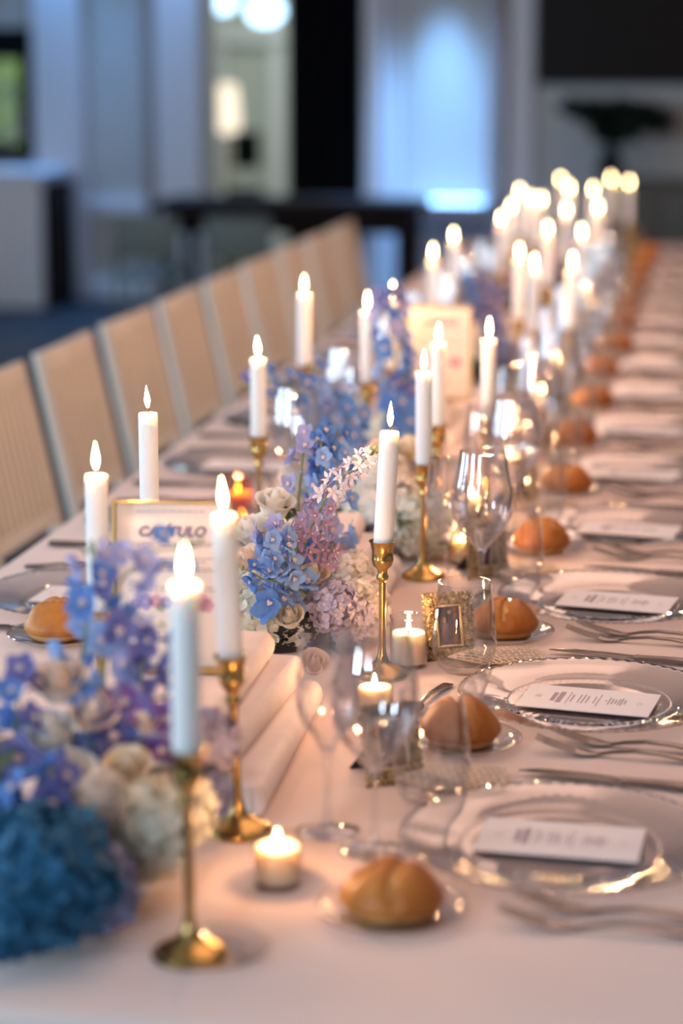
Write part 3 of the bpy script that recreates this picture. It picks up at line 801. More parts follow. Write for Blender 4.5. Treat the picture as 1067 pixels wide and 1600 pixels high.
def pic_frame_make(name):
    o = put(name, None)                       # faces +x; leans back (top towards -x); sits on z=0
    W, H, fr = .066, .086, .0145
    tilt = Matrix.Rotation(R(-15), 4, 'Y')
    M = Matrix.Translation((.012, 0, .002)) @ tilt       # local: y across, z up, x towards viewer
    b = MB()
    for c, d in (((0, 0, fr / 2), (.008, W, fr)), ((0, 0, H - fr / 2), (.008, W, fr)), ((0, W / 2 - fr / 2, H / 2), (.0079, fr, H - 2 * fr)), ((0, -W / 2 + fr / 2, H / 2), (.0079, fr, H - 2 * fr))):
        b.rbox(c, d, .0018, 1, M)
    put('border', b.mesh('border', 'ornate_gold'), o)
    g = random.Random(9); b = MB()            # carved scroll relief round the border
    def scroll(cy, cz, r, s):
        pts = [(.0050, cy + s * (r * (1 - t * .11)) * math.cos(t * .8), cz + (r * (1 - t * .11)) * math.sin(t * .8)) for t in range(9)]
        b.tube(pts, [.0014] * 7 + [.0018, .0022], 5, True, M)
    for k in range(7):
        y = -W / 2 + fr * .5 + (W - fr) * k / 6
        for z in (fr * .5, H - fr * .5): scroll(y, z + g.uniform(-.001, .001), .0042, 1 if k % 2 else -1)
    for k in range(1, 8):
        z = fr * .5 + (H - fr) * k / 8
        for y in (-W / 2 + fr * .48, W / 2 - fr * .48): scroll(y, z, .0040, 1 if k % 2 else -1)
    for k in range(44):                       # scalloped outer edge
        u = k / 44 * 4; e = int(u); t = u - e
        y, z = ((-W / 2 + W * t, 0), (W / 2, H * t), (W / 2 - W * t, H), (-W / 2, H - H * t))[e]
        b.rbox((0.001, y, z), (.006, .0052, .0052), .0016, 1, M)
    put('relief', b.mesh('relief', 'ornate_gold'), o)
    iw, ih = W - 2 * fr, H - 2 * fr; b = MB(); t = .0030
    for c, d in (((.0025, 0, fr + t / 2), (.006, iw, t)), ((.0025, 0, H - fr - t / 2), (.006, iw, t)), ((.0025, iw / 2 - t / 2, H / 2), (.0059, t, ih - 2 * t)), ((.0025, -iw / 2 + t / 2, H / 2), (.0059, t, ih - 2 * t))):
        b.rbox(c, d, .001, 1, M)
    put('bezel', b.mesh('bezel', 'bezel_ivory'), o)
    pw, ph = iw - 2 * t, ih - 2 * t
    b = MB(); b.mi = 0; b.box((-.0005, 0, H / 2), (.001, pw, ph), M)
    b.mi = 1; b.box((.0002, pw * .30, H / 2), (.0008, pw * .16, ph * .96), M)
    b.mi = 2
    for cy, cz, ry, rz, mi in ((-pw * .18, H / 2 + ph * .16, .0026, .0040, 2), (-pw * .16, H / 2 - ph * .16, .0052, .0125, 3), (pw * .06, H / 2 + ph * .36, .0030, .0026, 4)):
        b.mi = mi; n = 14
        b.add([(.0006, cy + ry * math.cos(2 * PI * k / n), cz + rz * math.sin(2 * PI * k / n)) for k in range(n)], [tuple(range(n))], M)
    put('picture', b.mesh('picture', ['picture_dark', 'picture_brown', 'picture_skin', 'picture_mauve', 'picture_gold'], False), o)
    b = MB()
    b.box((-.0055, 0, H / 2), (.003, W - .006, H - .006), M)
    b.add([(-.004, -.012, .058), (-.004, .012, .058), (-.056, -.026, .0), (-.056, .026, .0), (-.007, -.012, .058), (-.007, .012, .058), (-.059, -.026, .0), (-.059, .026, .0)], [(0, 1, 3, 2), (4, 6, 7, 5), (0, 2, 6, 4), (1, 5, 7, 3), (2, 3, 7, 6), (0, 4, 5, 1)])
    put('easel_back', b.mesh('easel_back', 'velvet_black', False), o)
    return o

NS = 15
for n in range(NS):
    Y = 2.10 + .513 * n; X = -.13; nth = ORD[n]
    where = 'at the %s place setting on the right' % nth
    j = lambda a: rnd.uniform(-a, a)
    stamp('charger', charger_make, 'charger_plate', 'clear cut-glass charger plate ' + where, 'plate', (X, Y, TZ), j(3), 'glass charger plates')
    stamp('card', card_make, 'menu_card', 'white menu card on the plate ' + where, 'menu card', (X + (0, .0, .012, .01)[n] if n < 4 else X, Y + j(.008), TZ + .0072), R((-3, -8, -9)[n] if n < 3 else -6 + j(3)), 'menu cards')
    fx = .026 + j(.008)
    stamp('fork', fork_make, 'fork', 'outer silver fork ' + where, 'fork', (fx, Y - .215, TZ + .0006), R(-3 + j(2)), 'dinner forks')
    stamp('fork', fork_make, 'fork', 'inner silver fork beside the plate ' + where, 'fork', (fx + .012, Y - .180, TZ + .0006), R(-5 + j(1.5)), 'dinner forks')
    stamp('knife', knife_make, 'knife', 'silver table knife ' + where, 'knife', (.03 + j(.01), Y + .195, TZ + .0006), R(-9 + j(2)), 'table knives')
    if n in (1, 2): stamp('spoon', spoon_make, 'spoon', 'silver dessert spoon above the plate ' + where, 'spoon', (-.312, Y + .055, TZ + .0004), R(78 + j(6)), 'dessert spoons')
    bx, by = -.256 + j(.012), Y - .19 + j(.015)
    if n == 0: bx, by = -.272, 1.895
    if n == 1: bx, by = -.268, 2.425
    stamp('bread_plate', bread_plate_make, 'bread_plate', 'small clear glass bread plate ' + where, 'plate', (bx, by, TZ), 0, 'bread plates')
    stamp('bread%d' % (n % 2), bread_make(n % 2), 'bread_roll', 'crusty bread roll on a small glass plate ' + where, 'bread', (bx, by, TZ + .004), (R(8), R(-14), R(10), R(30))[n % 4], 'bread rolls')
    px_ = -.268 if n < 2 else -.285
    stamp('packet', packet_make, 'paper_packet', 'flat newsprint paper packet ' + where, 'packet', (px_, Y + .185, TZ), R(16 + j(8)), 'newsprint packets').scale = (1.12, 1.2, 1)
    stamp('picframe', pic_frame_make, 'picture_frame', 'tiny ornate gold picture frame ' + where, 'picture frame', (-.325 + j(.006), Y + (.185, .195, .16, .19, .22)[n % 5], TZ), R((-58, -64, -60, -60, -50)[n % 5]), 'small gold picture frames')
    if n < 11:
        stamp('tumbler', tumbler_make, 'tumbler', 'clear stemless tumbler ' + where, 'glass', (-.300 if n == 1 else -.278, Y + .125, TZ), 0, 'stemless tumblers')
        if n != 1:
            stamp('small_wine', small_wine, 'wine_glass', 'narrow wine glass ' + where, 'glass', (-.372, Y + .012, TZ), 0, 'narrow wine glasses')
            stamp('big_wine', big_wine, 'wine_glass', 'wide wine glass ' + where, 'glass', (-.315, Y - .035, TZ), 0, 'wide wine glasses')
for m in range(8):
    Y = 3.03 + .54 * m; X = -.885; where = 'at the %s visible left place setting' % ORD[m]
    j = lambda a: rnd.uniform(-a, a)
    stamp('charger', charger_make, 'charger_plate', 'clear cut-glass charger plate ' + where, 'plate', (X, Y, TZ), j(3), 'glass charger plates')
    stamp('card', card_make, 'menu_card', 'white menu card on the plate ' + where, 'menu card', (X, Y + j(.008), TZ + .0072), PI + R(j(4)), 'menu cards')
    stamp('fork', fork_make, 'fork', 'silver fork ' + where, 'fork', (-1.05, Y + .19, TZ + .0006), PI + R(j(3)), 'dinner forks')
    stamp('knife', knife_make, 'knife', 'silver table knife ' + where, 'knife', (-1.06, Y - .19, TZ + .0006), PI + R(j(2)), 'table knives')
    stamp('tumbler', tumbler_make, 'tumbler', 'clear stemless tumbler ' + where, 'glass', (-.735, Y - .125, TZ), 0, 'stemless tumblers')
    if m > 0:
        stamp('small_wine', small_wine, 'wine_glass', 'narrow wine glass ' + where, 'glass', (-.67, Y + .02, TZ), 0, 'narrow wine glasses')
        stamp('big_wine', big_wine, 'wine_glass', 'wide wine glass ' + where, 'glass', (-.70, Y + .105, TZ), 0, 'wide wine glasses')
p = on_z(92, 1000)
stamp('bread_plate', bread_plate_make, 'bread_plate', 'small clear glass bread plate at the left edge behind the delphinium', 'plate', p, 0, 'bread plates')
stamp('bread1', None, 'bread_roll', 'pale bread roll at the left edge behind the blue delphinium', 'bread', p + Vector((0, 0, .004)), R(40), 'bread rolls')
stamp('saucer', saucer, 'glass_dish', 'small clear glass dish beside the nearest candlestick', 'dish', on_z(330, 1490), 0)
PROTO['saucer'].location.z = TZ

# ------------------------------------------------------------------ books and framed chapter cards
def book(loc, L, W, Tk, rot, label, group):
    o = thing('book', label, 'book', loc, rot, group)
    # spine (rounded) towards +x
    b = MB(); n = 8; ct = .003
    prof = [(-W / 2, 0)] + [(W / 2 - .008, 0)] + [(W / 2 - .008 + .012 * math.sin(PI * k / n), Tk * (.5 - .5 * math.cos(PI * k / n))) for k in range(1, n)] + [(W / 2 - .008, Tk), (-W / 2, Tk), (-W / 2, Tk - ct), (W / 2 - .010, Tk - ct), (W / 2 - .010, ct), (-W / 2, ct)]
    vs = [(x, -L / 2, z) for x, z in prof] + [(x, L / 2, z) for x, z in prof]; N = len(prof)
    fs = [(k, (k + 1) % N, N + (k + 1) % N, N + k) for k in range(N)]
    b.add(vs, fs)
    for s, rev in ((0, False), (N, True)):    # end faces as strips between outer and inner outline
        i0 = list(range(N))
        outer = [0] + list(range(1, n + 2)); 
        poly = tuple(s + k for k in range(N)); b.f.append(poly if rev else poly[::-1]); b.m.append(0)
    put('cover', b.mesh('cover', 'book_cover', True, 35), o)
    put('pages', MB().rbox((-.006, 0, Tk / 2), (W - .012, L - .010, Tk - 2 * ct - .0006), .001, 1).mesh('pages', 'book_pages', False), o)
    return o
def stack(Yn, Yf, xr_, tag_, tilt=0):
    z = TZ
    for k, (dx, L, Tk) in enumerate(((0, Yf - Yn, .036), (-.030, (Yf - Yn) * .94, .038), (-.052, (Yf - Yn) * .86, .034))):
        W = .166 - .022 * k
        book((xr_ + dx - W / 2, (Yn + Yf) / 2 - .01 * k, z), L, W, Tk, R((1.5, -2, 1)[k] + tilt), 'thick white book, %s of the stack %s' % (('bottom one', 'middle one', 'top one')[k], tag_), 'stacked white books')
        z += Tk + .0006
    return z
zt = stack(2.14, 2.54, -.452, 'under the near framed card')
def text_mesh(s, size, shear=0.0, bold=0.0):
    cu = bpy.data.curves.new('txt', 'FONT'); cu.body = s; cu.size = size; cu.align_x = 'CENTER'; cu.align_y = 'CENTER'
    cu.shear = shear; cu.offset = bold; cu.resolution_u = 3; cu.extrude = 0.0001
    t = bpy.data.objects.new('txt', cu); C.objects.link(t)
    dg = bpy.context.evaluated_depsgraph_get(); me = bpy.data.meshes.new_from_object(t.evaluated_get(dg))
    bpy.data.objects.remove(t)
    return me
def card_stand(loc, rot, label, W=.130, H=.192):
    o = thing('framed_card', label, 'card stand', loc, rot, 'framed chapter cards')
    lean = R(-6); M = Matrix.Rotation(lean, 4, 'X')       # faces -y, top leaning to +y
    q = M.to_quaternion()
    b = MB(); t = .0045
    for c, d in (((-W / 2, 0, H / 2), (t, .010, H)), ((W / 2, 0, H / 2), (t, .010, H)), ((0, 0, t / 2), (W - t, .0098, t)), ((0, 0, H - t / 2), (W - t, .0098, t * .7))):
        b.rbox(c, d, .0008, 1, M)
    put('frame', b.mesh('frame', 'gold_frame'), o)
    put('foot', MB().rbox((0, .012, .0025), (W * .9, .055, .005), .001, 1).mesh('foot', 'gold_frame'), o, (0, 0, -.0005))
    put('sheet', MB().box((0, .001, H / 2), (W - t, .0015, H - 2 * t), M).mesh('sheet', 'stand_paper', False), o)
    me = text_mesh('CAPÍTULO', .0160, .25, .0006); me.materials.append(MATS['ink_violet'])
    def place(nm, me, x, z, s=1):
        v = M @ Vector((x, -.0006, z))
        put(nm, me, o, v, Matrix.Rotation(R(90) + lean, 4, 'X').to_quaternion(), s)
    place('title', me, .0, H * .815)
    b = MB(); g = random.Random(4)
    for zf, wd, th in ((.935, .60, .0010), (.750, .78, .0012), (.735, .70, .0010), (.66, .74, .0012), (.64, .6, .001), (.60, .70, .0012), (.585, .74, .0012), (.49, .66, .0011), (.47, .74, .0011), (.22, .35, .0010), (.20, .42, .0010), (.18, .30, .0010)):
        x = -W * wd / 2
        while x < W * wd / 2:
            L = g.uniform(.003, .009); b.box((x + L / 2, -.0002, H * zf), (L, .0004, th), M); x += L + .0016
    put('print', b.mesh('print', 'ink_soft', False), o)['kind'] = 'stuff'
    b = MB()
    for mi, cx, cz, r in ((0, .034, .40, .010), (0, .040, .385, .008), (0, .028, .385, .007), (1, -.030, .40, .009), (0, -.018, .405, .008), (1, -.006, .40, .007), (2, .012, .385, .006), (1, -.04, .39, .006), (2, -.012, .37, .005)):
        b.mi = mi; n = 10
        for k in range(5):
            a = 2 * PI * k / 5
            b.add([(cx + r * .6 * math.cos(a) + r * .5 * math.cos(2 * PI * i / n), -.0002, H * cz + r * .6 * math.sin(a) + r * .5 * math.sin(2 * PI * i / n)) for i in range(n)], [tuple(range(n))], M)
    put('flower_print', b.mesh('flower_print', ['print_pink', 'print_violet', 'print_green'], False), o)['kind'] = 'stuff'
    return o
pf = on_z(268, 1048, zt - TZ)
card_stand((pf.x, pf.y, zt + .001), R(6), 'framed card headed CAPÍTULO standing on the near stack of books')
zt2 = stack(2.97, 3.25, -.455, 'behind the larkspur')
zt3 = stack(4.15, 4.52, -.455, 'under the farther framed card')
pf = on_z(672, 640, zt3 - TZ)
card_stand((min(pf.x, -.53), 4.36, zt3 + .001), R(4), 'farther blurred framed card headed CAPÍTULO on books')

# ------------------------------------------------------------------ flowers
def petal_grid(n, m, fn):
    vs = [fn(i / n, j / m * 2 - 1) for i in range(n + 1) for j in range(m + 1)]
    fs = [(i * (m + 1) + j, (i + 1) * (m + 1) + j, (i + 1) * (m + 1) + j + 1, i * (m + 1) + j + 1) for i in range(n) for j in range(m)]
    return vs, fs
def hydrangea_mesh(var, m):
    k = ('hyd', var, m)
    if k in _cache: return _cache[k]
    g = random.Random(100 + var); b = MB(); N = 150; ga = PI * (3 - 5 ** .5)
    b.mi = 1
    b.lathe([(0, -.80)] + [(.80 * math.sin(PI * i / 10), -.80 * math.cos(PI * i / 10)) for i in range(1, 10)] + [(0, .80)], 16)
    b.mi = 0
    vs, fs = petal_grid(3, 2, lambda u, v: (u * .20 * (1 - .12 * v * v), v * .115 * math.sin(min(1, u * .85 + .15) * PI * .80), .05 * u * u - .03 * v * v + .02))
    for i in range(N):
        z = 1 - 2 * (i + .5) / N; rr = math.sqrt(1 - z * z); a = ga * i
        d = Vector((rr * math.cos(a), rr * math.sin(a), z)) + Vector((g.gauss(0, .05), g.gauss(0, .05), g.gauss(0, .05)))
        d.normalize(); q = (d + Vector((g.gauss(0, .28), g.gauss(0, .28), g.gauss(0, .28)))).to_track_quat('Z', 'Y').to_matrix().to_4x4()
        s = g.uniform(.85, 1.2); base = Matrix.Translation(d * g.uniform(.84, .99)) @ q @ Matrix.Rotation(g.uniform(0, 6), 4, 'Z') @ Matrix.Scale(s, 4)
        for p in range(4):
            b.add(vs, fs, base @ Matrix.Rotation(p * PI / 2, 4, 'Z') @ Matrix.Rotation(g.uniform(-.3, .25), 4, 'Y'))
        b.mi = 2 if i % 3 else 0
        b.add([(.03, 0, .03), (0, .03, .03), (-.03, 0, .03), (0, -.03, .03), (0, 0, .06)], [(0, 1, 4), (1, 2, 4), (2, 3, 4), (3, 0, 4)], base); b.mi = 0
    _cache[k] = b.mesh('hydrangea', [m, m, m], True, 80)
    return _cache[k]
def rose_petal_mesh(kind, m):
    k = ('rp', kind, m)
    if k in _cache: return _cache[k]
    cup = (1.05, 0.78, 0.42)[kind]
    def fn(u, v):
        h = u; wd = (.34, .52, .66)[kind] * math.sin(min(1, .18 + .82 * u) * PI * .62)
        ang = v * wd / (.30 + .1 * kind)
        r = (.15, .28, .42)[kind] + u * (1 - cup) * .45 + (.10 * max(0, u - .7) ** 1.2 * 3 if kind > 0 else 0)
        z = h * (.95, .88, .74)[kind] - .14 * v * v * u - (.20 * max(0, u - .76) * (kind > 0)) * 2 + .035 * u * math.sin(7 * v + kind)
        return (r * math.cos(ang), r * math.sin(ang), z)
    vs, fs = petal_grid(6, 6, fn); b = MB(); b.add(vs, fs)
    _cache[k] = b.mesh('petal', m, True, 180)
    return _cache[k]
def rose(parent, p, r, m, aim=(0, -.5, 1)):
    k = ('bud', m)
    if k not in _cache:
        _cache[k] = MB().lathe([(0, 0), (.30, .05), (.36, .25), (.24, .55), (.16, .86), (.10, .90), (.05, .80), (0, .80)], 14).mesh('bud', m)
    q = Vector(aim).normalized().to_track_quat('Z', 'Y')
    o = put('rose', _cache[k], parent, p - q @ Vector((0, 0, r * .45)), q, r)
    a = rnd.uniform(0, 6)
    for kind, n in ((0, 5), (1, 6), (2, 7)):
        for i in range(n):
            a += 2 * PI / n + .18
            put('petal', rose_petal_mesh(kind, m), o, (0, 0, (.05, .02, -.04)[kind]), Euler((0, 0, a)), rnd.uniform(.94, 1.06))
        a += .5
def blossom_mesh(m, var=0, lark=False):
    k = ('bl', m, var, lark)
    if k in _cache: return _cache[k]
    g = random.Random(40 + var); b = MB()
    if lark: vs, fs = petal_grid(3, 2, lambda u, v: (.12 + u * .95, v * .26 * math.sin(min(1, u * .9 + .12) * PI * .95), .28 * u - .05 * v * v))
    else: vs, fs = petal_grid(4, 4, lambda u, v: (.08 + u * .98 * (1 - .16 * v * v), v * .50 * math.sin(min(1, u * .86 + .14) * PI * .82), .34 * u - .12 * u ** 3 + .08 * u * (1 - v * v) + .05 * u * math.sin(5 * v + 2 * var)))
    for p in range(5):
        s = g.uniform(.88, 1.08)
        b.add(vs, fs, Matrix.Rotation(p * 2 * PI / 5 + g.uniform(-.1, .1), 4, 'Z') @ Matrix.Rotation(g.uniform(-.45, .25), 4, 'Y') @ Matrix.Rotation(g.uniform(-.3, .3), 4, 'X') @ Matrix.Scale(s, 4))
    b.mi = 1
    for p in range(3 if not lark else 1):
        a = p * 2.1; b.lathe([(0, .02), (.11, .10), (.13, .24), (.06, .36), (0, .38)], 6, Matrix.Translation((.10 * math.cos(a) * (not lark), .10 * math.sin(a) * (not lark), .08)))
    b.mi = 0
    b.tube([(0, 0, .05), (-.1, 0, -.35), (-.35, 0, -.65)], [.14, .09, .03], 6)        # spur behind the flower
    _cache[k] = b.mesh('blossom', [m, 'bee'], True, 180)
    return _cache[k]
def spike(parent, root, pts, r, mats_, n, spread=.030, lark=False, buds=4, name='delphinium', back=0.5):
    pts = [Vector(p) - root for p in pts]
    def at(u):
        f = u * (len(pts) - 1); i = min(int(f), len(pts) - 2); return pts[i].lerp(pts[i + 1], f - i)
    P = [at(k / 12) for k in range(13)]
    st = put(name, MB().tube(P, [.0022 - .0012 * k / 12 for k in range(13)], 6).mesh('stem', 'stem'), parent)
    a = rnd.uniform(0, 6)
    for k in range(n):
        u = (k + .3) / n * .95; a += 2.4; c = at(u)
        t = (at(min(1, u + .05)) - at(max(0, u - .05))).normalized()
        side = t.cross(Vector((math.cos(a), math.sin(a), .3))).normalized()
        if side.y > 0: side.y *= back          # most blossoms turn towards the open side
        d = (side + t * .25).normalized()
        sz = r * 1.22 * (1.06 - .35 * u) * rnd.uniform(.88, 1.12)
        m = mats_[min(len(mats_) - 1, int(u * len(mats_)) if rnd.random() < .75 else rnd.randrange(len(mats_)))]
        q = (d + Vector((rnd.gauss(0, .25), rnd.gauss(0, .25) - .35, rnd.gauss(0, .2)))).normalized().to_track_quat('Z', 'Y')
        bp = c + d * spread * (1.05 - .4 * u) * rnd.uniform(.7, 1.1); bp.z = max(bp.z, sz * 1.15)
        put('blossom', blossom_mesh(m, rnd.randrange(3), lark), st, bp, q, sz)
    if buds:
        bm_ = _cache.get('budm') or MB().lathe([(0, -.5), (.3, -.2), (.35, .2), (.15, .7), (0, .9)], 8).mesh('flower_bud', 'stem'); _cache['budm'] = bm_
        for k in range(buds):
            u = .9 + .1 * (k + 1) / buds; a += 2.4
            put('flower_bud', bm_, st, at(min(1, u)) + Vector((math.cos(a), math.sin(a), .2)) * .006, Euler((rnd.uniform(-.6, .6), rnd.uniform(-.6, .6), 0)), .007)
    return st
def leaf(parent, p, d, L, w=.4):
    if 'leaf' not in _cache:
        vs, fs = petal_grid(6, 2, lambda u, v: (u, v * .22 * math.sin(u * PI) ** .8, .08 * abs(v) - .25 * u * u))
        _cache['leaf'] = MB().add(vs, fs).mesh('leaf', 'leaf', True, 180)
    put('leaf', _cache['leaf'], parent, p, Vector(d).normalized().to_track_quat('X', 'Z'), L)
def arrangement(root, label, bowl=(.07, .06)):
    o = thing('flower_arrangement', label, 'flowers', root, 0, 'flower arrangements down the table')
    r, h = bowl
    put('bowl', MB().lathe([(0, 0), (r * .6, 0), (r * .7, .004), (r * .95, h * .6), (r, h), (r * .95, h), (r * .85, h * .6), (0, h * .4)], 24).mesh('bowl', 'bowl_black'), o)
    return o
hv = [0]
def hyd(o, px, py, rpx, Y, m, flat=1.0):
    c = on_y(px, py, Y); r = rpx * Y * 1.03 / F_PX; hv[0] += 1
    c.z = max(c.z, TZ + r * 1.10)
    put('hydrangea', hydrangea_mesh(hv[0] % 3, m), o, c - o.location, Euler((rnd.uniform(0, 6), rnd.uniform(0, 6), rnd.uniform(0, 6))), r * .93)
def ro(o, px, py, rpx, Y, m, aim=(0, -.25, 1)):
    r = rpx * Y / F_PX * 1.08; c = on_y(px, py, Y); c.z = max(c.z, TZ + r * .9)
    rose(o, c - o.location, r, m, aim)
def sp(o, poly, r, mats_, n, **kw):
    return spike(o, o.location, [on_y(*q) for q in poly], r, mats_, n, **kw)
def leaves(o, px, py, Y, n, L=.07):
    c = on_y(px, py, Y) - o.location; c.z = max(c.z, .055)
    for k in range(n):
        a = rnd.uniform(0, 2 * PI)
        leaf(o, c + Vector((rnd.gauss(0, .02), rnd.gauss(0, .02), rnd.gauss(0, .012))), (math.cos(a), math.sin(a) - .2, rnd.uniform(-.25, .35)), L * rnd.uniform(.7, 1.2))

# near arrangement (strongly blurred)
r0 = on_y(120, 1500, 1.86); r0.z = TZ
A = arrangement(r0, 'nearest flower arrangement with teal-blue hydrangea and peach roses')
hyd(A, 70, 1425, 128, 1.76, 'hyd_blue'); hyd(A, -25, 1330, 110, 1.84, 'hyd_blue'); hyd(A, 20, 1500, 100, 1.73, 'hyd_blue')
hyd(A, 148, 1415, 80, 1.80, 'hyd_slate'); hyd(A, 140, 1250, 66, 1.86, 'hyd_cream'); hyd(A, 236, 1292, 84, 1.89, 'hyd_white')
hyd(A, 262, 1265, 84, 1.98, 'hyd_white'); hyd(A, 180, 1232, 74, 1.96, 'hyd_cream'); hyd(A, 225, 1335, 76, 1.92, 'hyd_white'); hyd(A, 120, 1290, 70, 1.90, 'hyd_cream')
hyd(A, 322, 1160, 58, 2.08, 'hyd_lilac'); hyd(A, 318, 1240, 52, 2.06, 'hyd_slate')
ro(A, 92, 1062, 60, 1.95, 'rose_peach'); ro(A, 145, 1112, 54, 1.94, 'rose_peach', (.3, -.4, 1)); ro(A, 78, 1140, 60, 1.92, 'rose_white', (-.1, -.4, 1)); ro(A, 110, 1215, 64, 1.90, 'rose_white', (-.1, -.6, .8)); ro(A, 200, 1195, 50, 1.92, 'rose_cream', (.1, -.5, 1)); ro(A, 228, 1128, 30, 1.95, 'rose_peach')
ro(A, 285, 1195, 34, 1.99, 'rose_peach')
sp(A, [(110, 1220, 1.92), (118, 1080, 1.97), (138, 960, 2.0), (150, 900, 2.02), (140, 855, 2.02)], .0165, ['del_blue', 'del_sky', 'del_blue', 'del_lav'], 15, spread=.022)
sp(A, [(150, 1180, 1.95), (165, 1020, 1.99), (185, 910, 2.02), (235, 862, 2.03), (310, 850, 2.03)], .0165, ['del_blue', 'del_violet', 'del_lav', 'del_blue'], 13, spread=.020)
sp(A, [(130, 1150, 1.96), (190, 1130, 1.97), (235, 1135, 1.97), (268, 1160, 1.97)], .019, ['del_violet', 'del_purple', 'del_purple'], 12, spread=.024, buds=0)
sp(A, [(170, 1130, 1.98), (215, 1060, 2.0), (235, 1010, 2.02), (245, 980, 2.02)], .018, ['del_lav', 'del_violet', 'del_lav'], 9, spread=.022, buds=2)
sp(A, [(180, 1110, 1.98), (250, 1090, 2.02), (290, 1090, 2.03)], .018, ['del_violet', 'del_lav'], 7, spread=.020, buds=0)
sp(A, [(40, 1300, 1.86), (20, 1180, 1.9), (30, 1090, 1.93), (20, 1050, 1.94)], .019, ['del_violet', 'del_blue', 'del_violet'], 12, spread=.024)
sp(A, [(70, 1300, 1.82), (50, 1260, 1.82), (70, 1225, 1.82), (90, 1240, 1.82)], .020, ['del_blue', 'del_violet'], 8, spread=.022, buds=0)
leaves(A, 25, 1200, 1.88, 6); leaves(A, 60, 1290, 1.84, 4)
# middle arrangement, in focus
r0 = on_z(455, 1075); r0.y = 2.84; r0.x = -.57
B = arrangement(r0, 'sharp flower arrangement with white roses, sky-blue delphinium and pale larkspur', (.09, .07))
hyd(B, 404, 978, 58, 2.78, 'hyd_white'); hyd(B, 562, 962, 54, 2.86, 'hyd_cream'); hyd(B, 520, 945, 46, 2.78, 'hyd_lilac'); hyd(B, 545, 900, 44, 2.90, 'hyd_cream')
hyd(B, 455, 1020, 48, 2.80, 'hyd_white'); hyd(B, 545, 1010, 46, 2.82, 'hyd_lilac'); hyd(B, 505, 870, 40, 2.94, 'hyd_lilac'); hyd(B, 390, 900, 40, 2.88, 'hyd_cream'); hyd(B, 440, 860, 46, 2.95, 'hyd_white')
ro(B, 430, 785, 42, 2.86, 'rose_white', (.2, -.25, 1)); ro(B, 392, 826, 42, 2.84, 'rose_white', (-.4, -.4, 1)); ro(B, 388, 872, 36, 2.80, 'rose_peach', (-.4, -.5, .9)); ro(B, 490, 897, 34, 2.78, 'rose_cream', (.1, -.3, 1))
ro(B, 452, 962, 32, 2.73, 'rose_cream', (0, -.6, .9)); ro(B, 492, 1035, 32, 2.64, 'rose_peach', (.2, -.6, .8)); ro(B, 470, 800, 30, 2.94, 'rose_peach')
sp(B, [(470, 960, 2.80), (440, 900, 2.75), (428, 850, 2.74), (440, 815, 2.76)], .0145, ['del_sky', 'del_sky', 'del_sky', 'del_lav'], 16, spread=.022, back=.1, buds=2)
sp(B, [(480, 930, 2.76), (445, 912, 2.73), (410, 905, 2.72), (385, 890, 2.72)], .0145, ['del_sky', 'del_sky', 'del_blue'], 9, spread=.014, back=.1, buds=2)
sp(B, [(430, 960, 2.74), (424, 938, 2.715), (421, 930, 2.71)], .0185, ['del_blue'], 2, spread=.006, buds=0, back=.1)
sp(B, [(462, 900, 2.90), (466, 780, 2.91), (474, 705, 2.93), (492, 684, 2.94), (506, 690, 2.94), (508, 740, 2.93), (505, 790, 2.92)], .0150, ['del_lav', 'del_lav', 'del_lav', 'del_blue', 'del_blue', 'del_lav'], 20, spread=.016, back=.2)
sp(B, [(530, 900, 3.0), (525, 780, 3.02), (528, 720, 3.04), (520, 670, 3.06)], .0170, ['del_sky', 'del_blue', 'del_blue'], 13, spread=.024)
sp(B, [(462, 880, 2.78), (484, 830, 2.77), (505, 785, 2.76), (530, 750, 2.76), (560, 727, 2.76), (590, 700, 2.76)], .0105, ['lark_mauve', 'lark_mauve', 'lark_white', 'lark_white', 'lark_white'], 42, spread=.016, lark=True, buds=6, name='larkspur', back=.4)
sp(B, [(500, 900, 2.80), (512, 872, 2.79), (522, 850, 2.79)], .0125, ['lark_mauve'], 9, spread=.012, lark=True, buds=0, name='larkspur')
sp(B, [(470, 940, 2.77), (446, 885, 2.735), (424, 845, 2.73), (418, 820, 2.74)], .0150, ['del_sky', 'del_sky', 'del_lav'], 12, spread=.020, back=.1, buds=1)
sp(B, [(500, 880, 2.93), (500, 800, 2.92), (510, 740, 2.91), (500, 690, 2.92)], .0165, ['del_lav', 'del_sky', 'del_blue'], 11, spread=.020, back=.2, buds=2)
ro(B, 398, 905, 30, 2.77, 'rose_white', (-.3, -.5, .9)); ro(B, 560, 925, 30, 2.83, 'rose_white', (.3, -.5, .9))
leaves(B, 480, 1075, 2.82, 8, .06); leaves(B, 425, 1080, 2.80, 7, .05); leaves(B, 470, 790, 2.9, 3, .03)
# third, beyond the sharp candlestick
r0 = on_z(628, 870); r0.x = -.54; r0.y += .03
D = arrangement(r0, 'white hydrangea arrangement behind the sharp candlestick', (.08, .06))
Y3 = r0.y
hyd(D, 625, 800, 66, Y3 - .02, 'hyd_cream'); hyd(D, 660, 850, 56, Y3 - .06, 'hyd_white'); hyd(D, 600, 745, 46, Y3, 'hyd_cream'); hyd(D, 684, 800, 40, Y3 + .04, 'hyd_cream'); hyd(D, 585, 840, 52, Y3, 'hyd_white'); hyd(D, 605, 875, 36, Y3 - .05, 'hyd_lilac'); hyd(D, 640, 745, 40, Y3 + .06, 'hyd_lilac'); hyd(D, 562, 770, 40, Y3 + .04, 'hyd_cream')
ro(D, 640, 700, 36, Y3 + .05, 'rose_cream'); ro(D, 690, 850, 34, Y3 - .03, 'rose_cream', (.5, -.6, .6)); ro(D, 600, 700, 32, Y3 + .05, 'rose_peach')
leaves(D, 640, 880, Y3 - .06, 8, .06)
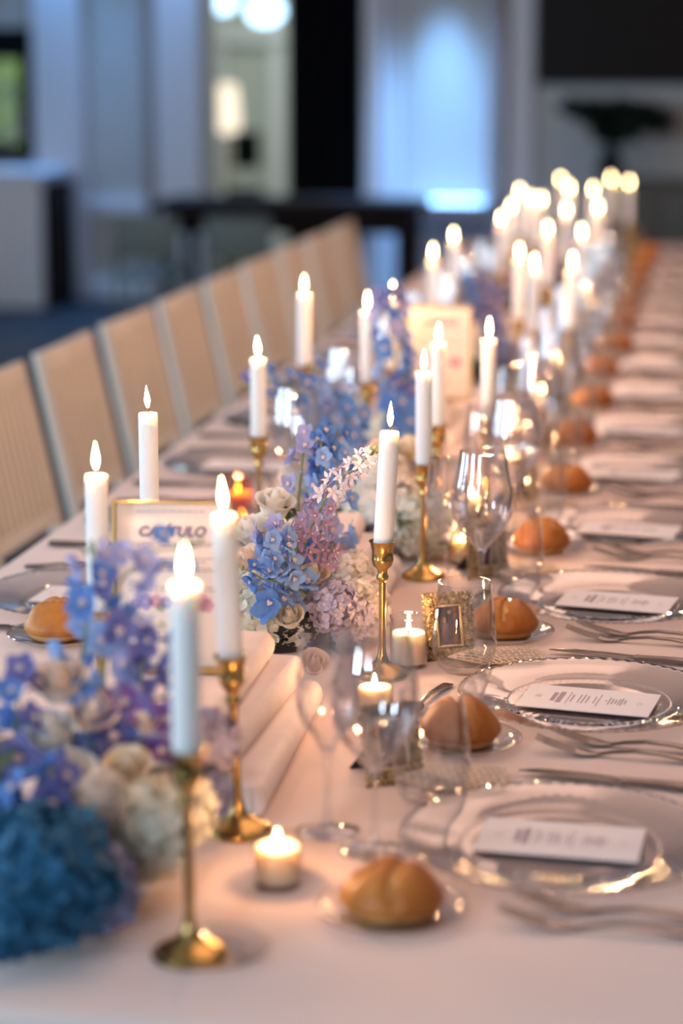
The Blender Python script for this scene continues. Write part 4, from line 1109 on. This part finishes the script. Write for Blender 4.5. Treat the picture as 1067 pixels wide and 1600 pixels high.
# arching blue delphiniums on the left
r0 = on_z(505, 800); r0.x = -.60
E = arrangement(r0, 'arching blue delphinium arrangement before the left candles', (.07, .06))
Y4 = r0.y
sp(E, [(505, 760, Y4), (500, 660, Y4), (470, 610, Y4 - .02), (425, 595, Y4 - .03), (385, 605, Y4 - .04)], .019, ['del_blue', 'del_sky', 'del_blue', 'del_violet'], 17, spread=.024)
sp(E, [(515, 760, Y4 + .02), (525, 690, Y4 + .02), (530, 640, Y4 + .02), (520, 600, Y4 + .02), (480, 570, Y4)], .019, ['del_sky', 'del_blue', 'del_sky', 'del_blue'], 16, spread=.026)
sp(E, [(520, 760, Y4 - .02), (545, 700, Y4 - .02), (552, 660, Y4 - .02), (548, 625, Y4 - .02)], .019, ['del_sky', 'del_blue', 'del_blue'], 12, spread=.024)
hyd(E, 505, 745, 46, Y4, 'hyd_lilac'); hyd(E, 545, 760, 44, Y4, 'hyd_cream'); hyd(E, 470, 770, 40, Y4, 'hyd_white')
leaves(E, 510, 770, Y4, 6)
# tall spike beyond
r0 = on_z(615, 705); r0.x = -.57; r0.y = 3.99
G = arrangement(r0, 'tall blue delphinium arrangement left of the second framed card', (.07, .06))
Y5 = r0.y
sp(G, [(620, 680, Y5), (625, 610, Y5), (612, 540, Y5), (606, 480, Y5), (608, 452, Y5)], .0205, ['del_blue', 'del_sky', 'del_blue', 'del_lav', 'del_violet'], 24, spread=.032)
sp(G, [(630, 680, Y5 - .02), (640, 630, Y5 - .02), (632, 590, Y5 - .03)], .022, ['del_blue', 'del_blue', 'del_violet'], 14, spread=.034)
hyd(G, 610, 680, 40, Y5, 'hyd_white'); hyd(G, 650, 680, 34, Y5 + .04, 'hyd_lilac')
leaves(G, 620, 690, Y5, 6)
# far arrangements
far = (((770, 600), 'arrangement of blue and white flowers right of the second framed card', [(790, 560, 30, 'hyd_slate'), (740, 530, 26, 'hyd_cream'), (800, 590, 28, 'hyd_slate'), (745, 575, 30, 'hyd_white')], [((770, 590), (775, 540), (760, 500), ('del_blue', 'del_violet'))]),
       ((735, 540), 'purple-blue delphinium arrangement above the second framed card', [(720, 505, 22, 'hyd_lilac'), (750, 510, 22, 'hyd_cream')], [((725, 520), (715, 470), (700, 430), ('del_violet', 'del_blue')), ((745, 520), (755, 475), (770, 440), ('del_violet', 'del_violet')), ((735, 520), (735, 460), (738, 425), ('del_blue', 'del_violet'))]),
       ((830, 490), 'fourth from the far end, a low purple and white flower arrangement', [(815, 465, 20, 'hyd_cream'), (845, 470, 20, 'hyd_lilac')], [((820, 475), (790, 440), (770, 410), ('del_violet', 'del_lav')), ((840, 475), (855, 435), (862, 405), ('del_blue', 'del_violet'))]),
       ((872, 452), 'third from the far end, a low purple flower arrangement', [(862, 435, 17, 'hyd_lilac'), (885, 437, 17, 'hyd_cream')], [((870, 445), (850, 410), (845, 385), ('del_violet', 'del_lav')), ((880, 445), (895, 410), (905, 385), ('del_violet', 'del_violet'))]),
       ((915, 418), 'second from the far end, a low lilac flower arrangement', [(905, 402, 15, 'hyd_lilac'), (925, 404, 15, 'hyd_cream')], [((915, 410), (905, 375), (900, 355), ('del_violet', 'del_lav'))]),
       ((950, 395), 'low pale lilac flower arrangement nearest the far end', [(940, 380, 13, 'hyd_lilac'), (958, 380, 13, 'hyd_cream')], [((950, 385), (945, 355), (948, 340), ('del_violet', 'del_lav'))]))
for base, lab, hs, ss in far:
    r0 = on_z(*base); o = arrangement(r0, lab, (.07, .06)); Yq = r0.y
    for (x, y, rp, m) in hs: hyd(o, x, y, rp, Yq, m)
    for a_, b_, c_, ms in ss: sp(o, [(*a_, Yq), (*b_, Yq), (*c_, Yq)], .023, list(ms), 13, spread=.036)
    leaves(o, base[0], base[1] - 15, Yq, 4)
